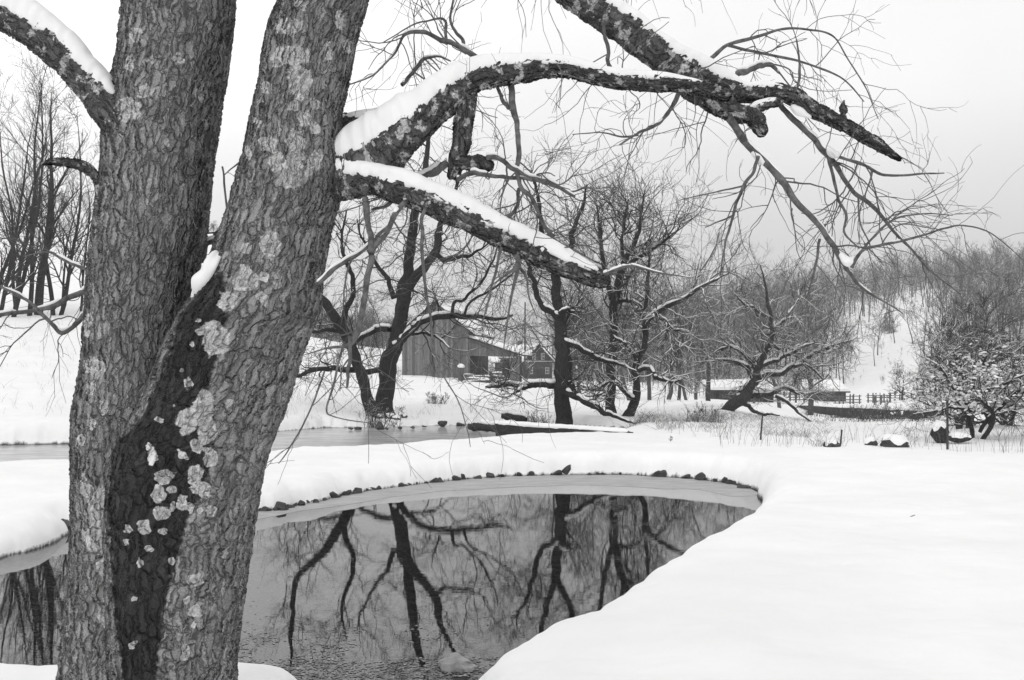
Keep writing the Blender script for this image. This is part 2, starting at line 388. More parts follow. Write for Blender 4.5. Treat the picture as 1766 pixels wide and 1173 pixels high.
def height(X, Y):
    X = np.asarray(X, float); Y = np.asarray(Y, float); D = np.hypot(X, Y)
    z = base_z(X, Y)
    z = z + (fbm(X * .35, Y * .35, seed=3) - .5) * .16 * sst(3, 12, D) + (fbm(X * 1.6, Y * 1.6, seed=5, o=4) - .5) * .075
    far = sst(30, 60, D); z = z + (fbm(X * .06, Y * .06, seed=9) - .5) * 1.2 * sst(80, 200, D) + far * (fbm(X * .9, Y * .9, seed=8, o=3) - .5) * .22
    m = (D < 60) & (Y > 0); x, y = X[m], Y[m]
    WET = np.zeros(X.shape); height.wet = WET
    if m.any():
        n = (fbm(x * 2.3, y * 2.3, seed=21) - .5)
        for poly, lip, amp in ((POND, .5, .22), (STREAM, .6, .3)):
            s = sdist(poly, x, y) + n * amp
            t = np.clip(s / lip, 0, 1); rise = np.sqrt(np.clip(1 - (1 - t) ** 2, 0, 1))
            land = np.where(s > 0, -.06 + (z[m] + .06) * rise, np.minimum(z[m], -.06 + np.maximum(s * .30, -.55)))
            z[m] = np.where(s < 6, land, z[m]); WET[m] = np.maximum(WET[m], sst(.06, -.02, s))
    return z
def hz(x, y): return float(height(np.array([x]), np.array([y]))[0])

m, nt, b, _ = mat('snow_ground')       # snow on land, dark mud and leaves under water
gc = coord(nt); gx = nt.nodes.new('ShaderNodeSeparateXYZ'); lk(nt, gc, gx.inputs[0])
n1 = noise(nt, gc, .9, 4); n2 = noise(nt, gc, 45, 4); n3 = noise(nt, gc, 7, 6, .7); n4 = noise(nt, gc, 28, 4, .7)
snow_c = ss(nt, n1, .3, .7, .86, .91)
mud = mathn(nt, 'MULTIPLY', ss(nt, n3, .38, .62, .018, .075), ss(nt, n4, .4, .62, .4, 2.2))
lev = ss(nt, mathn(nt, 'ADD', attr(nt, 'wet'), mathn(nt, 'MULTIPLY', mathn(nt, 'SUBTRACT', n4, .5), .4)), .75, .45)
# brush and bare earth showing through thin snow on the far wooded slopes
wood = mathn(nt, 'MULTIPLY', attr(nt, 'brush'), ss(nt, noise(nt, gc, .5, 6, .75), .40, .56))
snow_c = mixv(nt, wood, snow_c, .10)
lk(nt, mixv(nt, lev, mud, snow_c), b.inputs['Base Color'])
b.inputs['Roughness'].default_value = .6; b.inputs['Specular IOR Level'].default_value = .15
bump(nt, b, mathn(nt, 'ADD', mathn(nt, 'ADD', n1, mathn(nt, 'MULTIPLY', n3, .08)), mathn(nt, 'MULTIPLY', n2, .02)), .3, .12)
M_GROUND = m

in_az = np.linspace(-27.5, 27.5, 760); out_az = np.concatenate([np.linspace(-180, -28, 70)[:-1], [-28]])
azs = np.radians(np.concatenate([out_az, in_az, -out_az[::-1][:-1]]))
rad = np.concatenate([[.3, 1, 1.8, 2.6, 3.4, 4.2], np.exp(np.linspace(math.log(5), math.log(48), 620)), np.exp(np.linspace(math.log(48.6), math.log(1400), 190))])
AA, RR = np.meshgrid(azs, rad); GX, GY = RR * np.sin(AA), RR * np.cos(AA); GZ = height(GX, GY); GW = height.wet.ravel()
na, nr = len(azs), len(rad); ii = np.arange(na * nr).reshape(nr, na)
a_, b_ = ii[:-1], ii[1:]
GF = np.stack([a_, np.roll(a_, -1, 1), np.roll(b_, -1, 1), b_], -1).reshape(-1, 4)
ctr = len(GX.ravel()); GV = np.vstack([np.column_stack([GX.ravel(), GY.ravel(), GZ.ravel()]), [[0, 0, hz(0, 0)]]])
CF = np.column_stack([ii[0], np.roll(ii[0], -1), np.full(na, ctr)])
gpx = CX + FPX * GX / np.maximum(GY, 1e-3)
DD = np.hypot(GX, GY)
brush = sst(140, 200, GY) * np.where(gpx > 1120, .85, .6) + sst(420, 600, GY) * .5
brush = np.where(gpx < 560, 0, brush); brush = np.clip(brush, 0, 1) * (GY > 0)
brush *= 1 - .9 * sst(.52, .6, vn(GX * .022, GY * .014, seed=77))
brush *= 1 - .97 * ((gpx > 1425) & (gpx < 1635) & (GY < 268)); brush *= np.where((gpx > 1600) & (GY < 290), .45, 1)   # clearings
brush = np.maximum(brush, sst(520, 640, GY) * (gpx > 560) * (1 - .8 * sst(.012, .0, np.abs(fbm(GX * .003, GY * .003, seed=4) - .5))))
ground = mesh_obj('ground', GV, [GF, CF], M_GROUND, attrs={'brush': np.concatenate([brush.ravel(), [0]]), 'wet': np.concatenate([GW, [0]])})
tag(ground, kind='structure')

# water: reflecting skin over a visible bed, faint ripples
def water_mat(name, rip, tint):
    m = bpy.data.materials.new(name); m.use_nodes = True; nt = m.node_tree; nt.nodes.clear()
    out = nt.nodes.new('ShaderNodeOutputMaterial'); mixs = nt.nodes.new('ShaderNodeMixShader')
    fr = nt.nodes.new('ShaderNodeFresnel'); fr.inputs['IOR'].default_value = 1.45
    gl = nt.nodes.new('ShaderNodeBsdfGlossy'); gl.inputs['Roughness'].default_value = .012; gl.inputs['Color'].default_value = (1, 1, 1, 1)
    tr = nt.nodes.new('ShaderNodeBsdfTransparent'); tr.inputs['Color'].default_value = (tint, tint, tint, 1)
    c = coord(nt); h = mathn(nt, 'ADD', noise(nt, mapped(nt, c, (1, 2.2, 1)), 2.2, 3), mathn(nt, 'MULTIPLY', noise(nt, mapped(nt, c, (1, 2.6, 1)), 13, 2), .16))
    bp = nt.nodes.new('ShaderNodeBump'); bp.inputs['Strength'].default_value = rip; bp.inputs['Distance'].default_value = .02
    lk(nt, h, bp.inputs['Height'])
    lk(nt, bp.outputs[0], gl.inputs['Normal']); lk(nt, bp.outputs[0], fr.inputs['Normal'])
    lk(nt, fr.outputs[0], mixs.inputs[0]); lk(nt, tr.outputs[0], mixs.inputs[1]); lk(nt, gl.outputs[0], mixs.inputs[2])
    lk(nt, mixs.outputs[0], out.inputs[0]); return m
M_WATER = water_mat('pond_water', .016, .55)
def poly_sheet(name, poly, z, m):
    me = bpy.data.meshes.new(name); bm = bmesh.new()
    f = bm.faces.new([bm.verts.new((x, y, z)) for x, y in poly]); bmesh.ops.triangulate(bm, faces=[f]); bm.normal_update()
    for f in bm.faces:
        if f.normal.z < 0: f.normal_flip()
    bm.to_mesh(me); bm.free(); me.materials.append(m); o = bpy.data.objects.new(name, me); link(o); return tag(o, kind='structure')
def grow(poly, d):
    p = np.array(poly); t = np.roll(p, -1, 0) - np.roll(p, 1, 0); t /= np.linalg.norm(t, axis=1, keepdims=True)
    area = np.sum(p[:, 0] * np.roll(p[:, 1], -1) - p[:, 1] * np.roll(p[:, 0], -1)); nrm = np.column_stack([t[:, 1], -t[:, 0]]) * (1 if area > 0 else -1)
    return [tuple(v) for v in p + nrm * d]
poly_sheet('pond_water', grow(POND, .3), 0, M_WATER)
M_STREAM = water_mat('stream_ice_water', .02, .5)
nt = M_STREAM.node_tree; gl = next(n for n in nt.nodes if n.type == 'BSDF_GLOSSY'); gl.inputs['Roughness'].default_value = .10
mxs = next(n for n in nt.nodes if n.type == 'MIX_SHADER'); df = nt.nodes.new('ShaderNodeBsdfDiffuse')      # grey skim ice over the stream
lk(nt, ss(nt, noise(nt, mapped(nt, coord(nt), (.5, 2, 1)), 1.5, 5), .3, .7, .30, .52), df.inputs['Color']); lk(nt, df.outputs[0], mxs.inputs[1])
cl_ = nt.nodes.new('ShaderNodeMath'); cl_.operation = 'MULTIPLY'; cl_.inputs[1].default_value = .6
lk(nt, mxs.inputs[0].links[0].from_socket, cl_.inputs[0]); lk(nt, cl_.outputs[0], mxs.inputs[0])
poly_sheet('stream_water', grow(STREAM, .45), 0, M_STREAM)
# thin grey ice along the far rim of the pond
m, nt, b, _ = mat('rim_ice')
c = coord(nt); n = mathn(nt, 'ADD', mathn(nt, 'MULTIPLY', noise(nt, mapped(nt, c, (.6, 2, 1)), 3, 6, .7), .75), mathn(nt, 'MULTIPLY', noise(nt, c, 14, 5, .7), .25))
lk(nt, ss(nt, n, .3, .7, .27, .47), b.inputs['Base Color']); b.inputs['Roughness'].default_value = .6; b.inputs['Specular IOR Level'].default_value = .25
bump(nt, b, noise(nt, c, 25, 4), .1, .01); M_ICE = m
rim = [q for q in POND[8:22]]; rim[0] = gp(430, 884)
inner_px = [(1313, 854.5), (1285, 857), (1254, 856), (1200, 852.5), (1100, 847.5), (1000, 844.5), (900, 847), (780, 854), (680, 863), (600, 872), (530, 881), (470, 892), (425, 902)]
ip = smooth_path([list(gp(q[0], q[1] - (7 if 600 < q[0] < 1240 else 1.5))) + [0] for q in inner_px], 90)
inner = [(x + .05 * (vn(np.array([x * 3.]), seed=5)[0] - .5), y + .45 * (fbm(np.array([x * 1.6]), seed=6)[0] - .5)) for x, y, _ in ip]
orim = smooth_path([[x, y, 0] for x, y in rim], 60)
poly_sheet('ice', [(x, y + .22) for x, y, _ in orim] + inner, .0015, M_ICE)

# ------------------------------------------------------------------ the maple in front
MD = 4.85
maple = thing('maple_tree', 'big twin-trunked maple with lichen-spotted plated bark and snow-laden limbs, in the foreground', 'tree', (-1.35, 4.85, .2))
OM = np.array(maple.location)
def inpoly(poly, x, y): return sdist(poly, x, y)
STAIN = [(322, 545), (300, 600), (262, 700), (240, 735), (205, 770), (192, 870), (200, 1000), (212, 1110), (222, 1180), (262, 1180), (268, 1110), (284, 1010), (316, 900),
         (350, 830), (362, 740), (350, 670), (372, 600), (386, 540), (380, 480), (366, 486), (345, 520)]
LICH = [(498,46,20,14),(519,10,9,9),(586,36,8,14),(502,96,30,16),(478,106,12,10),(515,142,19,26),(544,178,9,8),(507,182,9,9),(525,203,12,13),(542,222,7,12),
 (566,90,7,14),(599,80,7,10),(461,247,14,12),(509,246,15,19),(509,266,15,15),(476,278,11,16),(504,301,18,22),(546,276,9,16),(534,296,6,12),(431,265,5,14),
 (447,213,6,8),(465,420,16,21),(423,428,8,8),(457,150,7,8),(373,586,21,26),(347,571,7,8),(330,591,5,5),(324,660,8,8),(324,727,19,20),(352,706,17,27),
 (357,743,14,20),(339,769,10,10),(362,787,10,16),(313,785,8,8),(285,821,16,11),(337,818,12,15),(273,851,11,13),(296,845,8,8),(347,845,16,12),(314,868,8,12),
 (298,875,6,6),(279,884,13,9),(327,876,6,10),(366,880,9,9),(345,882,5,7),(249,911,10,13),(221,914,6,8),(282,915,7,6),(217,936,6,6),(258,947,7,6),(296,967,7,5),
 (240,970,5,8),(337,1000,12,12),(338,1056,9,11),(320,1127,6,15),(231,1033,5,5),(322,1036,4,6),(393,695,8,7),(274,724,5,5),(227,1111,5,5),(334,1080,5,7),
 (422,483,20,20),(393,521,16,14),(456,478,8,8),(453,515,8,12),(343,551,5,5),(478,487,6,9),(372,560,12,9),(300,700,3,3),(310,640,3,3)]
LICHA = [(157,670,7,12),(164,633,15,16),(179,700,6,12),(159,732,7,10),(172,873,16,30),(164,926,16,22),(181,982,13,16),(179,1064,9,14),(179,1035,6,7),(154,853,6,14),
 (143,832,5,14),(235,59,10,12),(307,102,9,7),(261,104,5,7),(361,43,5,7),(348,169,6,8),(353,210,4,6),(218,189,22,18),(251,158,14,10),(225,110,8,10),(289,245,5,5),
 (152,560,5,18),(176,930,8,26),(140,760,6,10)]
def px_of(V):
    return CX + FPX * V[:, 0] / V[:, 1], HOR - FPX * (V[:, 2] - EYE) / V[:, 1]
def blobs(lst, X, Y, facing):
    v = np.zeros(len(X))
    for cx, cy, rx, ry in lst:
        k = (np.abs(X - cx) < rx * 2) & (np.abs(Y - cy) < ry * 2) & facing
        r = np.sqrt(((X[k] - cx) / rx) ** 2 + ((Y[k] - cy) / ry) ** 2)
        v[k] = np.maximum(v[k], 1 - r * .5)
    return v
def trunk_mesh(name, rows, D, lichens, seed, nth=300, step=.0038, stain=False, fleck=None):
    """rows: (py, left px, right px)"""
    q = [list(P((l + r) / 2, y, D)) + [(r - l) / 2 * D / FPX] for y, l, r in rows]
    L = sum(np.linalg.norm(np.subtract(q[i + 1][:3], q[i][:3])) for i in range(len(q) - 1))
    n = int(L / step); s = smooth_path(q, n)
    th = np.linspace(0, 2 * math.pi, nth + 1) + math.pi / 2      # the seam of the bark lies at the back
    ln = np.linspace(0, L, n)
    lob = 1 + .05 * (vn(np.cos(th)[None, :] * 1.6 + 9, np.sin(th)[None, :] * 1.6 + 9, (ln * 1.7)[:, None] * np.ones((1, nth + 1)), seed=seed) - .5) * 2
    R = s[:, 3][:, None] * lob
    V = np.stack([s[:, 0][:, None] + R * np.cos(th), s[:, 1][:, None] + R * np.sin(th), s[:, 2][:, None] + 0 * R], -1)
    r0 = s[:, 3].mean(); uv = np.stack([np.broadcast_to(th * r0, R.shape), np.broadcast_to(ln[:, None], R.shape)], -1).reshape(-1, 2) + seed * 3.7
    V = V.reshape(-1, 3); ii = np.arange(n * (nth + 1)).reshape(n, nth + 1)
    F = np.stack([ii[:-1, :-1], ii[1:, :-1], ii[1:, 1:], ii[:-1, 1:]], -1).reshape(-1, 4)
    X, Y = px_of(V); facing = V[:, 1] < np.repeat(s[:, 1], nth + 1)
    X2 = X + 9 * (vn(X / 9, Y / 9, seed=3) - .5); Y2 = Y + 9 * (vn(X / 9, Y / 9, seed=4) - .5)
    at = {'lichen': blobs(lichens, X2, Y2, facing), 'stain': np.zeros(len(V)), 'snowfleck': np.zeros(len(V))}
    if stain: at['stain'] = np.where(facing, np.clip(.5 - (sdist(STAIN, X, Y) - 4) / 50, 0, 1), 0)
    if fleck: at['snowfleck'] = blobs(fleck, X2, Y2, facing)
    d = s[0] if s[0, 2] < s[-1, 2] else s[-1]
    return mesh_obj(name, V, F, M_BARK, maple, uv=uv, attrs=at, origin=OM)
rowsA = [(1560, 60, 330), (1400, 80, 325), (1250, 98, 322), (1173, 107, 320), (1000, 126, 318), (900, 131, 318), (750, 129, 318), (700, 133, 320), (620, 147, 320), (560, 152, 322),
         (480, 159, 335), (400, 167, 352), (300, 178, 362), (200, 184, 376), (100, 207, 392), (0, 218, 404), (-120, 226, 420), (-300, 240, 445)]
rowsB = [(1560, 200, 440), (1400, 200, 420), (1250, 198, 410), (1173, 196, 408), (1100, 194, 413), (1000, 190, 426), (900, 188, 438), (800, 198, 456), (750, 214, 471), (700, 240, 488), (600, 284, 521),
         (540, 318, 547), (500, 345, 553), (450, 367, 560), (400, 384, 569), (350, 400, 582), (300, 412, 590), (260, 423, 586), (200, 434, 586), (150, 445, 598), (60, 461, 616), (0, 481, 632), (-120, 510, 664), (-300, 545, 705)]
tag(trunk_mesh('trunk', rowsA, 4.98, LICHA, 1, stain=False), label='straighter left trunk with pale lichen near its left edge')
tag(trunk_mesh('trunk', rowsB, 4.80, LICH, 2, stain=True, fleck=[(262, 786, 9, 15), (258, 774, 5, 8)]), label='right trunk leaning right, with a long black wet stain and many lichens')

def limb_mesh(name, lst, D, seed, nth=88, step=.006, m=None, parent=None, cap=True):
    q = [list(P(a[0], a[1], D + (a[3] if len(a) > 3 else 0))) + [a[2] * D / FPX] for a in lst]
    L = sum(np.linalg.norm(np.subtract(q[i + 1][:3], q[i][:3])) for i in range(len(q) - 1))
    n = max(8, int(L / step)); s = smooth_path(q, n); Pt, R = s[:, :3], np.maximum(s[:, 3], .002)
    T = np.gradient(Pt, axis=0); T /= np.linalg.norm(T, axis=1, keepdims=True)
    A = np.zeros_like(T); a = np.cross(T[0], (0, 1, 0)); a /= np.linalg.norm(a)
    for i in range(n):
        a = a - T[i] * a.dot(T[i]); a /= np.linalg.norm(a); A[i] = a
    B = np.cross(A, T); th = np.linspace(0, 2 * math.pi, nth + 1) + math.pi / 2; ln = np.linspace(0, L, n)
    lob = 1 + .22 * (vn(np.cos(th)[None] * 1.5 + 7, np.sin(th)[None] * 1.5 + 7, (ln / .09)[:, None] + 0 * th[None], seed=seed) - .5)
    lob *= 1 + .16 * (vn((ln / .13), seed=seed + 1) - .5)[:, None]
    RRr = R[:, None] * lob
    if cap:
        tail = np.clip((L - ln) / (R[-1] * .8 + 1e-6), 0, 1); RRr *= np.sqrt(np.clip(1 - (1 - tail) ** 2, .0004, 1))[:, None] * 1.0
    V = Pt[:, None] + RRr[..., None] * (A[:, None] * np.cos(th)[None, :, None] + B[:, None] * np.sin(th)[None, :, None])
    uv = np.stack([np.broadcast_to(th * R.mean(), RRr.shape), np.broadcast_to(ln[:, None], RRr.shape)], -1).reshape(-1, 2) + seed * 2.3
    ii = np.arange(n * (nth + 1)).reshape(n, nth + 1)
    F = np.stack([ii[:-1, :-1], ii[:-1, 1:], ii[1:, 1:], ii[1:, :-1]], -1).reshape(-1, 4)
    return mesh_obj(name, V.reshape(-1, 3), F, m or M_LIMB, parent, uv=uv, origin=OM), s
def snow_ridge(path, hpx, D, parent, seed, wide=.95, nth=26, drop=.35, back=0.0):
    """a bank of snow on a limb: path (n,4), hpx list of (t, height in px)"""
    n = len(path); t = np.linspace(0, 1, n); H = np.interp(t, [a for a, _ in hpx], [b for _, b in hpx]) * D / FPX
    Pt, R = path[:, :3], path[:, 3]; T = np.gradient(Pt, axis=0); T /= np.linalg.norm(T, axis=1, keepdims=True)
    S = np.cross(T, (0, 0, 1.)); S /= np.linalg.norm(S, axis=1, keepdims=True) + 1e-9; U = np.cross(S, T)
    U = .5 * U + .5 * np.array([0, 0, 1.]); 
    s = np.linspace(0, np.linalg.norm(np.diff(Pt, axis=0), axis=1).sum(), n)
    th = np.linspace(0, 2 * math.pi, nth, endpoint=False); c, sn = np.cos(th), np.sin(th)
    k = np.where(H > 0, np.minimum(1, H / (.35 * R + 1e-4)), 0)
    nz = 1 + .34 * (fbm(s / .09, seed=seed, o=3) - .5) + .22 * (vn(s / .25, seed=seed + 2) - .5)
    edge = 1 + .24 * (vn((s / .022)[:, None] + 0 * th[None], th[None] * 1.3 + 0 * s[:, None], seed=seed + 5) - .5)
    W = (R * wide * k)[:, None] * edge
    up = np.where(sn > 0, (np.abs(sn) ** .75) * (H * nz)[:, None] + R[:, None] * .62, R[:, None] * (.62 + drop * sn * 2.2) )
    V = Pt[:, None] + (W * np.sign(c) * np.abs(c) ** .8)[..., None] * S[:, None] + up[..., None] * U[:, None]
    V[..., 1] += back
    ii = np.arange(n * nth).reshape(n, nth); a, b = ii[:-1], ii[1:]
    F = np.stack([a, np.roll(a, -1, 1), np.roll(b, -1, 1), b], -1).reshape(-1, 4)
    o = mesh_obj('snow', V.reshape(-1, 3), F, M_CAP, parent, origin=OM)
    return o

LIMBS = []
def add_limb(lst, D, seed, snow=None, lab=None, **k):
    o, s = limb_mesh('limb', lst, D, seed, parent=maple, **k); LIMBS.append(s)
    if lab: tag(o, label=lab)
    if snow: snow_ridge(s[::2], snow, D, o, seed)
    return o, s
add_limb([(230, 240, 34, .05), (190, 185, 32), (160, 148, 30), (110, 98, 28), (60, 58, 27), (0, 22, 27), (-80, -15, 27)], 4.85, 11,
         [(0, 0), (.13, 4), (.2, 22), (.4, 30), (.6, 34), (1, 34)], 'thick upper left limb with a deep bank of snow')
add_limb([(182, 352, 14), (174, 318, 11), (152, 292, 9), (122, 281, 7), (90, 279, 5), (72, 283, 2.5)], 4.88, 12, None, 'bare dead stub curving left')
L1, s1 = add_limb([(560, 300, 46, .10), (605, 292, 44, .09), (655, 272, 38, .05), (692, 240, 31, .02), (728, 208, 27), (770, 170, 25), (820, 138, 21), (885, 124, 20), (960, 117, 15), (1050, 136, 14), (1130, 143, 13), (1200, 150, 13), (1260, 165, 12)],
         4.72, 13, [(0, 18), (.06, 44), (.14, 56), (.24, 54), (.33, 40), (.42, 27), (.52, 16), (.62, 13), (.85, 11), (.93, 3), (1, 0)], 'long limb arching right under thick snow')
L2, s2 = add_limb([(560, 318, 38, .17), (600, 313, 31, .14), (645, 315, 22, .07), (695, 330, 22), (755, 354, 21), (820, 385, 20), (880, 414, 19), (950, 448, 18), (1010, 472, 17), (1036, 481, 15), (1050, 488, 9)],
         4.62, 14, [(0, 14), (.08, 22), (.3, 24), (.6, 24), (.85, 20), (.94, 10), (.97, 0), (1, 0)], 'broken limb sloping down right with a snow ridge')
L3, s3 = add_limb([(900, -80, 30), (985, -22, 29), (1040, 22, 27), (1081, 50, 26), (1131, 90, 25), (1181, 122, 25), (1231, 140, 20), (1281, 160, 15), (1321, 160, 14), (1362, 164, 13), (1407, 191, 12), (1457, 216, 11), (1507, 246, 9), (1535, 264, 6), (1554, 275, 2)],
         4.95, 15, [(0, 20), (.3, 22), (.42, 22), (.52, 22), (.565, 16), (.60, 8), (.66, 11), (.70, 2), (.74, 0), (1, 0)], 'high limb slanting down right to a splintered tip')
L4, s4 = add_limb([(1165, 118, 20), (1191, 146, 21), (1231, 177, 18), (1271, 195, 15), (1300, 203, 14), (1311, 220, 11), (1318, 233, 7)], 4.88, 16, [(0, 0), (.3, 0), (.35, 5), (.6, 4), (.7, 0), (1, 0)], 'forked stub hooking downward')
add_limb([(1285, 195, 9), (1315, 183, 8), (1350, 173, 8)], 4.9, 17, [(0, 0), (.3, 8), (.7, 6), (1, 0)])
add_limb([(806, 130, 18), (804, 165, 17), (800, 210, 16), (796, 245, 15), (790, 272, 14), (784, 295, 10), (777, 308, 6)], 4.74, 18, None, 'thick dead stub hanging under the arching limb')
add_limb([(785, 278, 10), (805, 282, 11), (824, 280, 11), (842, 286, 9), (848, 290, 5)], 4.72, 19, None)
add_limb([(560, 215, 14, .1), (595, 210, 13, .1), (626, 206, 12, .15), (650, 204, 9, .3), (680, 200, 7, .5)], 4.95, 20, [(0, 0), (.3, 10), (.8, 14), (1, 0)], 'short limb behind, half buried in snow')
# the knob on the right limb, and the snow wedged in the crotch
add_limb([(1457, 210, 4), (1453, 200, 5), (1456, 190, 6), (1453, 182, 4), (1456, 174, 1)], 4.95, 21, None)
def lump(name, pts, D, parent, seed, n=40, nth=28, m=None):
    s = px_path(pts, D, n); Pt, R = s[:, :3], s[:, 3]
    T = np.gradient(Pt, axis=0); T /= np.linalg.norm(T, axis=1, keepdims=True)
    S = np.cross(T, (0, 1., 0)); S /= np.linalg.norm(S, axis=1, keepdims=True); B = np.cross(S, T)
    th = np.linspace(0, 2 * math.pi, nth, endpoint=False)
    e = 1 + .7 * (vn(np.arange(n)[:, None] * .22 + 0 * th[None], np.cos(th)[None] * 1.4 + 5, np.sin(th)[None] * 1.4 + 5, seed=seed) - .5)
    t = np.linspace(0, 1, n); env = np.sqrt(np.clip(np.minimum(t, 1 - t) / .08, .0005, 1))
    V = Pt[:, None] + (R * env)[:, None, None] * e[..., None] * (S[:, None] * np.cos(th)[None, :, None] + B[:, None] * np.sin(th)[None, :, None])
    ii = np.arange(n * nth).reshape(n, nth); a, b = ii[:-1], ii[1:]
    F = np.stack([a, b, np.roll(b, -1, 1), np.roll(a, -1, 1)], -1).reshape(-1, 4)
    return mesh_obj(name, V.reshape(-1, 3), F, m or M_CAP, parent, origin=OM)
lump('snow', [(382, 432, 7, -.05), (366, 455, 12, -.10), (352, 480, 16, -.08), (346, 500, 13, -.05), (336, 520, 9, -.02), (328, 548, 5)], 4.70, maple, 31)

